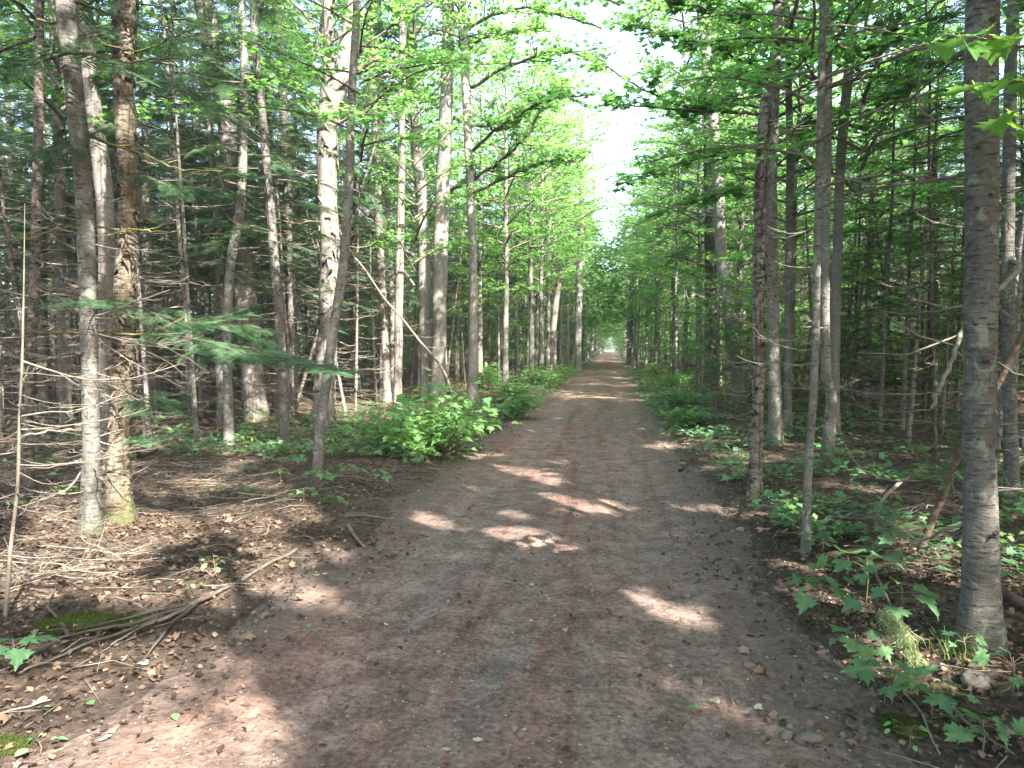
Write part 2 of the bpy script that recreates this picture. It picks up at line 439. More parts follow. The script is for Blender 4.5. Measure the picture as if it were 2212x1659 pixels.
def axis(lo, a, b, hi, step, g=1.22):
    mid = list(np.arange(a, b, step)); s = step; up = [b]
    while up[-1] < hi: s *= g; up.append(up[-1] + s)
    s = step; dn = [a]
    while dn[-1] > lo: s *= g; dn.append(dn[-1] - s)
    return np.array(dn[::-1][:-1] + mid + up)

structure("ground", grid_mesh("ground", axis(-230, -6, 5, 230, .085), axis(-50, 1.2, 11, 330, .085, 1.09), ground_z, M['floor']),
          "brown forest floor under the trees beside the track")
structure("road", grid_mesh("road", np.arange(-2.9, 1.9, .05), axis(-30, 1.2, 10, 330, .05, 1.05), road_z, M['dirt']),
          "reddish brown dirt track running straight into the wood")

# ------------------------------------------------------------------ sun flecks: gaps in the canopy above these spots
SHAFTS = []
def fleck(p, r): SHAFTS.append((np.asarray(p, float), r))
for u, v_, r in [(330, 1585, .42), (240, 1570, .4), (150, 1560, .35), (110, 1630, .3), (150, 1500, .26), (430, 1490, .22), (290, 1480, .26), (300, 1640, .3), (480, 1600, .2), (200, 1640, .25), (270, 1158, .22), (360, 1150, .2), (480, 1122, .3), (560, 1150, .22), (640, 1108, .24),
                 (160, 1180, .15), (20, 1235, .25), (90, 1215, .18), (230, 1212, .12), (590, 1210, .14), (420, 1060, .25), (1095, 1013, .13), (1135, 1023, .11), (1180, 1036, .1), (1200, 1072, .1), (1240, 1085, .09), (1290, 1098, .1), (1320, 1090, .1), (1250, 1105, .09),
                 (920, 1118, .15), (955, 1130, .12), (985, 1190, .08), (1100, 1110, .1), (1395, 1303, .08), (1440, 1320, .08), (1480, 1340, .07), (1550, 1505, .08), (1590, 1535, .09), (1620, 1550, .06),
                 (1290, 857, .2), (1330, 860, .2), (1370, 863, .22), (1415, 965, .13), (1210, 905, .12), (1330, 815, .25), (2050, 1195, .3), (1980, 1190, .18), (2170, 1230, .25), (1930, 1440, .14), (1970, 1420, .16), (1760, 1300, .1), (920, 965, .2), (1000, 985, .2)]:
    fleck(on_ground(u, v_), r)
for u, v_, dep, r in [(2110, 90, 2.85, .2), (2140, 180, 2.85, .15), (470, 110, 13.5, .35), (485, 200, 13.5, .3), (500, 330, 13.5, .3), (725, 300, 12.5, .3), (718, 380, 12.5, .35), (712, 480, 12.5, .25), (712, 80, 12.5, .3), (1795, 870, 9.7, .16), (1794, 920, 9.7, .14), (1762, 870, 5.6, .08),
                       (196, 790, 5.9, .12), (196, 900, 5.9, .12), (90, 930, 5.5, .22), (120, 1000, 5.3, .2), (258, 1030, 6.2, .14), (290, 1030, 6, .15), (500, 720, 6, .25), (430, 720, 6.1, .22), (572, 330, 11, .2), (590, 540, 11, .2), (628, 560, 14, .2), (632, 700, 14, .2), (815, 480, 18.5, .4), (820, 600, 18.5, .3), (866, 600, 16, .3), (1197, 680, 34, .8), (30, 1250, 4, .12), (820, 270, 18, .5), (900, 890, 9.3, .16), (960, 880, 9.3, .2), (1020, 900, 9.4, .15), (870, 960, 8.9, .15), (940, 930, 9, .15), (1700, 1125, 5.8, .1), (1570, 990, 8.6, .15), (1600, 960, 9, .15), (2060, 560, 7, .3), (1950, 480, 8, .3), (1900, 620, 9, .3)]:
    fleck(at(u, v_, dep), r)

fr = np.random.default_rng(5)
for i in range(40): fleck(on_ground(fr.uniform(0, 720), fr.uniform(1000, 1290)), fr.uniform(.09, .17))
for i in range(22): fleck(on_ground(fr.uniform(40, 480), fr.uniform(1440, 1655)), fr.uniform(.12, .24))
for i in range(9): fleck(on_ground(fr.uniform(900, 1480), fr.uniform(840, 1130)), fr.uniform(.05, .09))
for i in range(16): fleck(on_ground(fr.uniform(1480, 2200), fr.uniform(960, 1300)), fr.uniform(.1, .22))
# ------------------------------------------------------------------ tree kinds
rg = np.random.default_rng(21)
def rnd(a, b, n=None): return rg.uniform(a, b, n)

def make_leaves(pos, out, tv, tf, size, tilt=.35):
    n = len(pos)
    up = np.array([0, 0, 1.]) + rg.normal(0, tilt, (n, 3)) * [1, 1, .3]
    f = norm(np.asarray(out) + rg.normal(0, .5, (n, 3)) * [1, 1, .35])
    return scatter(tv, pos, frames(f, norm(up)), size * rnd(.65, 1.2, n))

def branch_path(z0, az, L, rise, droop, n=6, wig=.05):
    t = np.linspace(0, 1, n)
    r = L * t; z = z0 + rise * L * t - droop * L * t ** 2
    a = az + np.cumsum(rg.normal(0, wig, n))
    return np.stack([r * np.cos(a), r * np.sin(a), z], -1)

def broadleaf(H, z0, R, nb, leafT, size, twig_n, leaf_n, rise, droop, shape, tilt, r0, twl=(.25, .75), twigs=True):
    """returns wood MB and leaf instances"""
    wood = MB(); LP = []; LO = []
    ga = rnd(0, 6)
    for i in range(nb):
        h = (i + rnd(0, 1)) / nb
        z = z0 + (H - z0) * h
        L = R * shape(h) * rnd(.7, 1.15)
        ga += 2.4 + rnd(-.4, .4)
        P = branch_path(z, ga, L, rise * rnd(.6, 1.4), droop * rnd(.6, 1.4))
        tube(wood, P, np.linspace(r0 * (1 - .6 * h), .004, len(P)), 4)
        for j in range(twig_n):
            t = .22 + .78 * (j + rnd(0, 1)) / twig_n
            k = min(int(t * (len(P) - 1)), len(P) - 2); q = t * (len(P) - 1) - k
            p = P[k] * (1 - q) + P[k + 1] * q
            d = norm(P[k + 1] - P[k]); s = 1 if j % 2 else -1
            side = np.array([-d[1], d[0], 0]) * s
            d2 = norm(d * rnd(.5, 1.0) + side * rnd(.4, 1) + [0, 0, rnd(-.25, .3)])
            tl = rnd(*twl) * (1 - .35 * t)
            if twigs: tube(wood, np.stack([p, p + d2 * tl * .55 + [0, 0, .02], p + d2 * tl]), [.004, .003, .0015], 3)
            n = max(2, int(leaf_n * rnd(.6, 1.3)))
            tt = rnd(.1, 1.1, n)[:, None]
            sd = np.where(np.arange(n) % 2, 1, -1)[:, None] * np.array([-d2[1], d2[0], 0])
            LP.append(p + d2 * tl * tt + sd * rnd(.01, .09, (n, 1)) + rg.normal(0, .03, (n, 3)))
            LO.append(np.repeat(d2[None] * .6, n, 0) + sd)
    LP = np.concatenate(LP); LO = np.concatenate(LO)
    return wood, make_leaves(LP, LO, leafT[0], size=size, tf=leafT[1], tilt=tilt), leafT[1]

def conifer(H, z0, R, nb, ns, size=.34, tight=1.0, droop=.28):
    wood = MB(); pos = []; fw = []; sz = []; up = []
    ga = rnd(0, 6)
    for i in range(nb):
        h = (i + rnd(0, 1)) / nb
        z = z0 + (H - z0) * h
        L = R * (1 - h) ** .75 * rnd(.65, 1.1) + .15
        ga += 2.4 + rnd(-.5, .5)
        P = branch_path(z, ga, L, .10 * rnd(-.5, 1.5), droop * rnd(.4, 1.3))
        tube(wood, P, np.linspace(.016 * (1 - .6 * h), .003, len(P)), 4)
        m_ = max(3, int(ns * L / R))
        for j in range(m_):
            t = .12 + .88 * (j + .5) / m_
            k = min(int(t * (len(P) - 1)), len(P) - 2); q = t * (len(P) - 1) - k
            p = P[k] * (1 - q) + P[k + 1] * q
            d = norm(P[k + 1] - P[k]); s = 1 if j % 2 else -1
            side = np.array([-d[1], d[0], 0]) * s
            pos.append(p); fw.append(norm(d * .75 + side * rnd(.5, .9) + [0, 0, rnd(-.22, .08)])); sz.append(size * rnd(.7, 1.35) * (1.15 - .5 * t) * tight)
            up.append(norm(np.array([0, 0, 1.]) + rg.normal(0, .22, 3)))
        pos.append(P[-1]); fw.append(norm(P[-1] - P[-2])); sz.append(size); up.append(np.array([0, 0, 1.]))
    inst = scatter(SPRAY_V, np.array(pos), frames(np.array(fw), np.array(up)), np.array(sz))
    return wood, inst, SPRAY_F

def dead_branch(L=1.0, nsub=5, curve=.25, k=4, r=.0085):
    """a dead conifer branch along +x, drooping then curving up"""
    mb = MB(); t = np.linspace(0, 1, 8)
    y = np.cumsum(rg.normal(0, .025, 8)); z = -.28 * curve / .25 * t + curve * 1.5 * t ** 2 + np.cumsum(rg.normal(0, .012, 8))
    P = np.stack([L * t, y * L, z * L], -1); P[:, 1] -= P[0, 1]; P[:, 2] -= P[0, 2]
    tube(mb, P, np.linspace(r, .0018, 8), k)
    for j in range(nsub):
        q = rnd(.2, .92); i = int(q * 7); p = P[i] + (P[min(i + 1, 7)] - P[i]) * (q * 7 - i)
        d = norm(P[min(i + 1, 7)] - P[max(i - 1, 0)]); s = rg.choice([-1, 1])
        d2 = norm(d * rnd(.5, 1) + np.array([-d[1], d[0], 0]) * s * rnd(.4, .9) + [0, 0, rnd(-.25, .35)])
        l = L * rnd(.14, .42) * (1.1 - .6 * q)
        tube(mb, np.stack([p, p + d2 * l * .5 + [0, 0, -.02 * l], p + d2 * l + [0, 0, .16 * l]]), [.0042, .003, .0012], 3)
        if rnd(0, 1) < .5:
            p2 = p + d2 * l * .55; d3 = norm(d2 + rg.normal(0, .5, 3) + [0, 0, .1])
            tube(mb, np.stack([p2, p2 + d3 * l * .45]), [.0026, .001], 3)
    return mb

def make_trunk(P, R, mname, k=12, flare=1.45, lump=.05, m=8, name="trunk"):
    Q = spline(P, m); n = len(Q)
    cum = np.concatenate([[0], np.cumsum(np.linalg.norm(np.diff(Q, axis=0), axis=1))])
    rr = np.interp(cum, np.linspace(0, cum[-1], len(R)), R)
    ang = np.arange(k) / k * 6.283; ph = rnd(0, 6, 6)
    z = cum[:, None]
    b = rr[:, None] * (1 + lump * np.sin(2 * ang + ph[0] + z * .7) + lump * .7 * np.sin(3 * ang + ph[1] - z * 1.3) + lump * .8 * np.sin(z * 4.1 + ph[2] + ang) + lump * .5 * np.sin(z * 11 + ph[3] + 2 * ang)
                       + rg.normal(0, lump * .25, (n, k)))
    lobes = 1 + .35 * np.maximum(0, np.sin(3 * ang + ph[4])) + .2 * np.maximum(0, np.sin(5 * ang + ph[5]))
    b = b * (1 + (flare - 1) * np.exp(-z / .26) * lobes)
    mb = MB(); tube(mb, Q, b, k)
    return mb.mesh(name, M[mname], True), Q, rr

# --- shared kinds
KINDS = {}
def add_kind(key, wood, inst, tf, leafm, H, r0, r1, barkm, woodm='twig_dark', dead=0, dead_range=(.5, 4), dead_len=1.0):
    tp = [np.array([0, 0, -.25])]
    for i in range(1, 7):
        w = .012 * H * (i / 6) ** 1.2
        tp.append(np.array([rg.normal(0, w * .4), rg.normal(0, w * .4), H * i / 6]))
    tm, _, _ = make_trunk(np.array(tp), [r0, r0 * .9, r0 * .78, r0 * .66, r0 * .5, r0 * .3, r1], barkm, 10, 1.35, .05, 6)
    db = None
    if dead:
        mb = MB()
        for i in range(dead):
            z = rnd(*dead_range); a = rnd(0, 6.283); L = dead_len * rnd(.35, 1.2)
            v_, fs = dead_branch(L, int(rnd(2, 6)), rnd(-.05, .35), 3, .007).arrays()
            c, s = math.cos(a), math.sin(a)
            v2 = v_ @ np.array([[c, s, 0], [-s, c, 0], [0, 0, 1]]) + [0, 0, z]
            base = mb.n; mb.v.append(v2); mb.n += len(v2); mb.f += [f + base for f in fs]
        db = mb.mesh("dead_twigs", M['twig'])
    lm = MB(); add_copies(lm, inst, tf)
    KINDS.setdefault(key, []).append(dict(inst=inst, tf=tf, leafm=leafm, H=H, trunk=tm, wood=wood.mesh("branchwork", M[woodm]) if wood.n else None,
                                          crown=lm.mesh("crown", M[leafm]), dead=db, c=inst.mean(1)))
dome = lambda h: max(.15, math.sin(math.pi * (.12 + .83 * h)) ** .8)
for i in range(4):
    H = rnd(6.2, 8.5)
    w, ins, tf = broadleaf(H, rnd(1.5, 2.4), rnd(2.3, 2.9), 30, (MAPLE3_V, MAPLE3_F), .115, 15, 9, .42, .28, lambda h: max(.2, (1 - h) ** .6), .28, .02)
    add_kind('maple', w, ins, tf, 'maple', H, .05, .008, 'maple_bark')
for i in range(3):
    H = rnd(15.5, 18)
    w, ins, tf = broadleaf(H, 6.5, rnd(2.1, 2.6), 52, (SIMPLE_V, SIMPLE_F), .105, 14, 12, .75, .3, dome, .6, .035, (.25, .7))
    add_kind('aspen', w, ins, tf, 'aspen', H, .15, .02, 'aspen_bark', dead=9, dead_range=(1.5, 6.5), dead_len=.9)
for i in range(3):
    H = rnd(12, 14)
    w, ins, tf = broadleaf(H, 4.2, rnd(2.9, 3.4), 46, (MAPLE3_V, MAPLE3_F), .13, 15, 9, .5, .28, dome, .4, .045, (.3, .9))
    add_kind('tall_maple', w, ins, tf, 'maple', H, .11, .015, 'maple_bark')
for i in range(2):
    H = rnd(12, 14)
    w, ins, tf = broadleaf(H, 4.0, 3.5, 50, (SIMPLE_V, SIMPLE_F), .205, 16, 9, .5, .28, dome, .45, .022, (.3, 1.0), twigs=False)  # thick twigless crown shaped to shade the ground from outside the frame
    add_kind('dense_maple', w, ins, tf, 'maple', H, .11, .015, 'maple_bark')
for i in range(3):
    H = rnd(9.5, 12.5)
    w, ins, tf = conifer(H, rnd(2.2, 3.0), rnd(1.5, 1.9), 62, 15, .42)
    add_kind('fir', w, ins, tf, 'needle', H, .10, .012, 'fir', 'twig_dark', dead=40, dead_range=(.4, 3.6), dead_len=1.05)
for i in range(3):
    H = rnd(7.5, 10.0)
    w, ins, tf = conifer(H, rnd(4.2, 5.4), rnd(.9, 1.2), 30, 11, .38)
    add_kind('pole', w, ins, tf, 'needle', H, .055, .01, ['dark', 'fir', 'peel'][i], 'twig_dark', dead=34, dead_range=(.4, 5.2), dead_len=.8)

for i in range(4):
    H = rnd(5.5, 8.0)
    w, ins, tf = conifer(H, rnd(3.6, 4.6), rnd(.6, .9), 18, 8, .34)
    add_kind('thin_pole', w, ins, tf, 'needle', H, rnd(.022, .034), .006, ['dark', 'fir', 'peel', 'maple_bark'][i], 'twig_dark', dead=30, dead_range=(.2, 4.2), dead_len=.85)
for i in range(3):
    H = rnd(3.4, 4.6)
    w, ins, tf = broadleaf(H, .5, rnd(1.2, 1.5), 20, (MAPLE3_V, MAPLE3_F), .115, 11, 7, .4, .28, lambda h: max(.3, (1 - h) ** .5), .28, .01)
    add_kind('sapling', w, ins, tf, 'maple', H, .022, .005, 'maple_bark')
for i in range(3):
    H = rnd(4.2, 6.0)
    w, ins, tf = conifer(H, rnd(.5, .9), rnd(1.1, 1.4), 44, 13, .36)
    add_kind('young_fir', w, ins, tf, 'needle', H, .045, .008, 'dark', 'twig_dark', dead=8, dead_range=(.3, 1.2), dead_len=.7)

TREES = []   # things to be labelled later: (object, key, xy)
def crown_for(kind, loc, rz, sc, tree, parent_loc):
    """crown and branchwork of a kind at loc, parented to tree; leaves that stand in a sun gap are left out"""
    c, s = math.cos(rz), math.sin(rz)
    Rm = np.array([[c, -s, 0], [s, c, 0], [0, 0, 1]])
    W = (kind['c'] * sc) @ Rm.T + loc
    keep = np.ones(len(W), bool)
    mid = W.mean(0); rad = np.linalg.norm(W - mid, axis=1).max()
    for p, r in SHAFTS:
        dm = mid - p; tm = dm @ SUN
        if tm < 0 or np.linalg.norm(dm - tm * SUN) > rad + r: continue
        d = W - p; t = d @ SUN
        keep &= ~((np.linalg.norm(d - t[:, None] * SUN, axis=1) < r + (.14 if kind['tf'] is SIMPLE_F and kind['leafm'] == 'maple' else .09 if kind['leafm'] == 'needle' or kind['tf'] is SIMPLE_F else .05)) & (t > .25))
    off = np.asarray(loc) - parent_loc
    if (~keep).sum() < (3 if kind['leafm'] == 'maple' and kind['tf'] is SIMPLE_F else 14 if kind['tf'] is SIMPLE_F else 22): me = kind['crown']
    else:
        mb = MB(); add_copies(mb, kind['inst'][keep], kind['tf']); me = mb.mesh("crown", M[kind['leafm']])
    for nm, dt in (("crown", me), ("branchwork", kind['wood'])):
        if dt is None: continue
        o = link(nm, dt, tree, off); o.rotation_euler.z = rz; o.scale = (sc, sc, sc)
        o["kind"] = "stuff"

def plant_tree(key, x, y, sc=1.0, label=None, group=None, var=None, lean=0.0, name=None):
    ks = KINDS[key]; kd = ks[int(rnd(0, len(ks)))] if var is None else ks[var]
    z = float(ground_z(x, y))
    t = thing(name or {'maple': 'young_maple_tree', 'aspen': 'aspen_tree', 'tall_maple': 'maple_tree', 'dense_maple': 'maple_tree', 'fir': 'fir_tree', 'pole': 'spruce_pole_tree', 'sapling': 'maple_sapling', 'thin_pole': 'thin_spruce_tree', 'young_fir': 'young_fir_tree'}[key], label or "tree", "tree", (x, y, z), group)
    rz = rnd(0, 6.283)
    o = link("trunk", kd['trunk'], t); o.rotation_euler.z = rz; o.scale = (sc, sc, sc)
    if kd['dead'] is not None:
        o = link("dead_twigs", kd['dead'], t); o.rotation_euler.z = rz; o.scale = (sc,) * 3; o["kind"] = "stuff"
    crown_for(kd, np.array([x, y, z]), rz, sc, t, np.array([x, y, z]))
    ln = {'thin_pole': .06, 'pole': .03, 'sapling': .05, 'maple': .03}.get(key, .012)
    if key == 'thin_pole' and rnd(0, 1) < .12: ln = .22
    t.rotation_euler = (rg.normal(0, ln), rg.normal(0, ln), 0)
    TREES.append((t, key, x, y))
    return t

# ------------------------------------------------------------------ traced trees of the foreground
POOL = [dead_branch(1.0, int(rnd(3, 8)), rnd(0.0, .38), 4) .mesh("branch", M['twig']) for _ in range(16)]
HEROES = []   # (u at eye height, short name)

def plane_pt(base, u, v):
    """where the ray through (u, v) meets the upright plane through base that faces the camera"""
    n = np.array([base[0], base[1], 0.0]); n /= np.linalg.norm(n)
    r = ray(u, v); t = (base - CAM) @ n / (r @ n)
    return CAM + r * t

def hero(name, label, pts, w, mat_, base=None, depth=None, height=9, short=None, crown=None, csc=1.0, dead=0, dead_v=None, dead_len=.7, k=16, flare=1.65, lump=.055, dead_az=None, broken=False, cat="tree"):
    """pts: (u,v) from the foot upwards; w: widths in pixels (foot, top of the traced part)"""
    if depth is None: B = on_ground(*pts[0])
    else:
        r = ray(*pts[0]); B = CAM + r * depth; B[2] = float(surf_z(B[0], B[1]))
    dz = (B - CAM) @ _F
    P = [B - [0, 0, .12]] + ([B] if False else []) + [plane_pt(B, u, v) for u, v in pts[1:]]
    P = [p for i, p in enumerate(P) if i == 0 or p[2] > P[0][2]]
    nt_ = len(P)
    tx = (pts[0][0] * S_ - CX) / FPX
    px = S_ * dz / FPX * .5 / math.sqrt(1 + tx * tx)
    R = list(np.linspace(w[0] * px, w[1] * px, nt_))
    if not broken:
        d = norm(P[-1] - P[-2]); z = P[-1][2]; p = P[-1]
        steps = max(2, int((height - z) / 1.8))
        for i in range(steps):
            d = norm(d * [.75, .75, 1] + [rnd(-.03, .03), rnd(-.03, .03), .12]); p = p + d * (height - z) / steps
            P.append(p); R.append(w[1] * px * (1 - .85 * (i + 1) / steps))
    t = thing(name, label, cat, B)
    me, Q, rr = make_trunk(np.array(P) - B, R, mat_, k, flare, lump, 10)
    link("trunk", me, t)
    if crown:
        ks = KINDS[crown]; kd = ks[int(rnd(0, len(ks)))]
        top = np.array(P[-1]); sc = csc
        crown_for(kd, np.array([top[0], top[1], top[2] - kd['H'] * sc]), rnd(0, 6.28), sc, t, B)
    if dead:
        v0, v1 = dead_v or (pts[0][1] - 60, pts[-1][1])
        for i in range(dead):
            v_ = v0 + (v1 - v0) * (i + rnd(0, 1)) / dead
            zt = plane_pt(B, pts[0][0], v_)[2] - B[2]
            j = int(np.argmin(abs(Q[:, 2] - zt)))
            o = link("branch", POOL[int(rnd(0, len(POOL)))], t, Q[j])
            a = rnd(0, 6.283) if dead_az is None else rg.choice(dead_az) + rg.normal(0, .4)
            L = dead_len * rnd(.5, 1.3)
            o.rotation_euler = (rnd(-.3, .3), rnd(-.25, .2), a); o.scale = (L, L, L * rnd(.7, 1.2))
    if short: HEROES.append((project(B + [0, 0, 1.2])[0], short))
    return t, B, Q, rr

def px_path(pl, d0, d1):
    n = len(pl)
    return np.array([at(u, v, d0 + (d1 - d0) * i / (n - 1)) for i, (u, v) in enumerate(pl)])

def traced_branch(parent, B, pl, d0, d1, w0, w1, m, leaves=0, lsize=.1, twigs=4, name="branch", k=5, sub=.25):
    """a branch traced from the photograph, from its parent trunk outwards, with side twigs and perhaps leaves"""
    P = spline(px_path(pl, d0, d1), 5); n = len(P)
    P[1:-1] += rg.normal(0, .004, (n - 2, 3)) * d0 * .25
    mb = MB(); R = np.linspace(w0, w1, n) * S_ * .5 * d0 / FPX
    tube(mb, P - B, R, k)
    L = np.linalg.norm(P[-1] - P[0])
    LP = []; LO = []
    for j in range(twigs):
        q = rnd(.18, .98); i = min(int(q * (n - 1)), n - 2); d = norm(P[i + 1] - P[i])
        s = rg.choice([-1, 1]); d2 = norm(d * rnd(.5, 1) + norm(np.cross(d, [0, 0, 1])) * s * rnd(.3, 1) + [0, 0, rnd(-.3, .45)])
        l = L * sub * rnd(.4, 1.2)
        T = np.stack([P[i], P[i] + d2 * l * .5 + [0, 0, -.03 * l], P[i] + d2 * l + [0, 0, .12 * l]])
        tube(mb, T - B, np.array([.5, .35, .12]) * max(R[i], .004), 4)
        if leaves:
            nl = int(leaves * rnd(.6, 1.4)); tt = rnd(.15, 1.1, nl)[:, None]
            sd = np.where(np.arange(nl) % 2, 1, -1)[:, None] * norm(np.cross(d2, [0, 0, 1]))
            LP.append(P[i] + d2 * l * tt + sd * rnd(.01, .08, (nl, 1)) + rg.normal(0, .025, (nl, 3))); LO.append(np.repeat(d2[None] * .5, nl, 0) + sd)
    o = link(name, mb.mesh(name, M[m], True), parent)
    if LP:
        LP = np.concatenate(LP) - B; LO = np.concatenate(LO)
        lm = MB(); add_copies(lm, make_leaves(LP, LO, MAPLE2_V, MAPLE2_F, lsize, .3), MAPLE2_F)
        f = link("foliage", lm.mesh("foliage", M['maple']), o); f["kind"] = "stuff"
    return o

def bough(parent, B, pl, d0, d1, w0, m='needle', n=26, size=.3, wood='twig_dark', spread=.9):
    """a living conifer bough along a traced line"""
    P = spline(px_path(pl, d0, d1), 5); k = len(P)
    mb = MB(); tube(mb, P - B, np.linspace(w0, 1.5, k) * S_ * .5 * d0 / FPX, 5)
    pos = []; fw = []; up = []; sz = []
    for j in range(n):
        q = .1 + .9 * (j + rnd(0, 1)) / n; i = min(int(q * (k - 1)), k - 2); d = norm(P[i + 1] - P[i])
        s = 1 if j % 2 else -1
        sd = norm(np.cross(d, [0, 0, 1])) * s
        # second-order twig
        f1 = norm(d * .8 + sd * rnd(.4, spread) + [0, 0, rnd(-.25, .1)]); l = size * rnd(.5, 1.6) * (1.2 - .6 * q)
        tube(mb, np.stack([P[i], P[i] + f1 * l]) - B, [.003, .001], 3)
        for q2 in (.15, .6, 1.0):
            for s2 in (1, -1):
                pos.append(P[i] + f1 * l * q2 - B)
                fw.append(norm(f1 + norm(np.cross(f1, [0, 0, 1])) * s2 * rnd(.3, 1.0) + [0, 0, rnd(-.35, .15)])); up.append(norm(np.array([0, 0, 1.]) + rg.normal(0, .4, 3))); sz.append(size * rnd(.35, .7))
    o = link("bough", mb.mesh("bough", M[wood], True), parent)
    lm = MB(); add_copies(lm, scatter(FINE_V, np.array(pos), frames(np.array(fw), np.array(up)), np.array(sz)), FINE_F)
    f = link("foliage", lm.mesh("foliage", M[m]), o); f["kind"] = "stuff"
    return o

# --- left of the track
h = hero("dead_sapling", "thin bare dead sapling with pale arching twigs at the extreme left of the photo", [(6, 1340), (22, 1200), (38, 1050), (42, 900), (48, 780)], (11, 6), 'twig', height=2.3, dead=22, dead_v=(1230, 780), dead_len=.6, dead_az=[.2, 1.0, -.4, 2.4], k=8, flare=1.2, short=None)
h = hero("spruce_tree", "slender dark trunk just left of the big grey mossy footed trunk", [(62, 1050), (62, 930), (66, 800), (74, 600), (80, 400), (84, 200), (86, 0)], (24, 20), 'dark', height=9, crown='pole', dead=52, dead_v=(1040, 420), dead_len=.9, short="the slender dark trunk")
T2 = hero("fir_tree", "grey fir trunk with mossy yellow green foot, dead twigs both sides, left foreground", [(196, 1150), (197, 1090), (196, 850), (192, 700), (187, 553), (182, 400), (166, 250), (152, 120), (140, 0)], (40, 44), 'fir', height=10, crown='pole', csc=1.15, dead=40, dead_v=(1090, 380), dead_len=.62, dead_az=[3.3, 3.0, 2.6, .1, .4, -.3, 3.6], short="the mossy footed fir", flare=2.0)
t, B, Q, rr = T2
for pl, d1, w in [([(150, 50), (120, 50), (43, 30), (0, 27)], 5.6, 8), ([(160, 78), (187, 77), (250, 103), (300, 108), (367, 83), (420, 60)], 5.3, 7), ([(175, 118), (210, 122), (270, 135), (345, 127), (450, 130), (500, 132)], 5.2, 6),
                  ([(180, 290), (250, 315), (330, 340), (380, 365), (480, 370)], 5.2, 6), ([(185, 495), (140, 490), (80, 510), (0, 513)], 5.7, 8), ([(188, 490), (260, 495), (330, 500), (380, 500)], 5.4, 6),
                  ([(190, 717), (120, 718), (67, 716), (0, 710)], 5.5, 8), ([(195, 716), (220, 715), (283, 723), (333, 716), (397, 685)], 5.4, 7)]:
    traced_branch(t, B, pl, 5.85, d1, w, 2, 'twig_moss', twigs=7)
for pl, d1, w in [([(200, 705), (180, 683), (117, 636), (57, 593)], 5.2, 6), ([(205, 720), (290, 742), (410, 757)], 5.4, 4), ([(205, 725), (330, 765), (430, 832)], 5.3, 5), ([(205, 728), (300, 790), (400, 838)], 5.3, 4),
                  ([(205, 724), (340, 745), (450, 800)], 5.3, 4), ([(205, 820), (245, 835), (300, 865)], 5.5, 5), ([(205, 850), (250, 862), (290, 864)], 5.5, 4), ([(205, 960), (245, 985), (300, 960)], 5.3, 4), ([(188, 930), (120, 930), (50, 940), (0, 950)], 5.3, 6), ([(190, 990), (120, 1010), (40, 1010)], 5.4, 5), ([(190, 1000), (140, 1060), (40, 1095)], 4.9, 6)]:
    traced_branch(t, B, pl, 5.85, d1, w, 1.5, 'twig', twigs=6)
h = hero("cedar_tree", "pale trunk with vertical dark peeling strips half hidden behind the mossy footed fir", [(226, 1010), (228, 850), (231, 550), (222, 400), (208, 280), (190, 150), (178, 0)], (40, 40), 'birch', height=12, crown='aspen', csc=.8, short="the strip barked trunk")
T4 = hero("yellow_birch_tree", "shaggy tan yellow birch trunk with flared foot beside the mossy footed fir", [(258, 1125), (260, 1020), (263, 850), (266, 750), (270, 620), (275, 553), (277, 433), (272, 300), (267, 167), (270, 15)], (46, 43), 'yellow', height=11, crown='pole', csc=1.2, dead=14, dead_v=(1000, 200), dead_len=.6, flare=2.1, lump=.08, short="the shaggy tan birch")
def flakes(t, Q, rr, n, m, zr=(0.2, 6), size=(.03, .09)):
    """curling flakes of loose bark standing off a trunk"""
    mb = MB()
    for i in range(n):
        z = rnd(*zr); j = int(np.argmin(abs(Q[:, 2] - z))); a = rnd(0, 6.283); r = rr[j] * 1.03
        w = rnd(*size) * .7; hh = rnd(*size) * 1.2; c = Q[j]
        e = np.array([-math.sin(a), math.cos(a), 0]); o_ = np.array([math.cos(a), math.sin(a), 0]); lift = rnd(.008, .03)
        rows = []
        for q, li in ((0, .001), (.5, lift * .4), (1, lift)):
            for s in (-.5, .5): rows.append(c + o_ * (r + li) + e * w * s + np.array([0, 0, z - c[2] + hh * (q - .5) * rg.choice([-1, 1])]) * [1, 1, 1])
        mb.add(np.array(rows), [[0, 1, 3, 2], [2, 3, 5, 4]])
    o = link("bark_flakes", mb.mesh("bark_flakes", M[m], True), t); o["kind"] = "stuff"
def knots(t, Q, rr, n, zr, m='dark'):
    for i in range(n):
        z = rnd(*zr); j = int(np.argmin(abs(Q[:, 2] - z))); a = rnd(0, 6.283); d = np.array([math.cos(a), math.sin(a), rnd(-.1, .3)])
        L = rnd(.012, .05); r = rnd(.005, .013); mb = MB()
        tube(mb, np.stack([Q[j] + d * rr[j] * .8, Q[j] + d * (rr[j] + L * .5), Q[j] + d * (rr[j] + L)]), [r * 1.7, r, r * .6], 6)
        link("branch_stub", mb.mesh("branch_stub", M[m], True), t)
knots(T2[0], T2[2], T2[3], 12, (.3, 4))
flakes(T4[0], T4[2], T4[3], 260, 'yellow')
B4 = T4[1]; d4 = (B4 - CAM) @ _F
bough(T4[0], B4, [(272, 725), (340, 722), (430, 735), (520, 760), (620, 775), (725, 800)], d4, d4 - .5, 6, 'needle_blue', 34, .34)
bough(T4[0], B4, [(280, 730), (400, 700), (480, 700), (560, 740)], d4, d4 + .6, 5, 'needle_blue', 26, .34)
bough(T4[0], B4, [(262, 665), (220, 650), (180, 655)], d4, d4 - .8, 4, 'needle_blue', 12, .26)
bough(T4[0], B4, [(275, 660), (320, 670), (350, 690)], d4, d4 - .3, 4, 'needle', 12, .28)
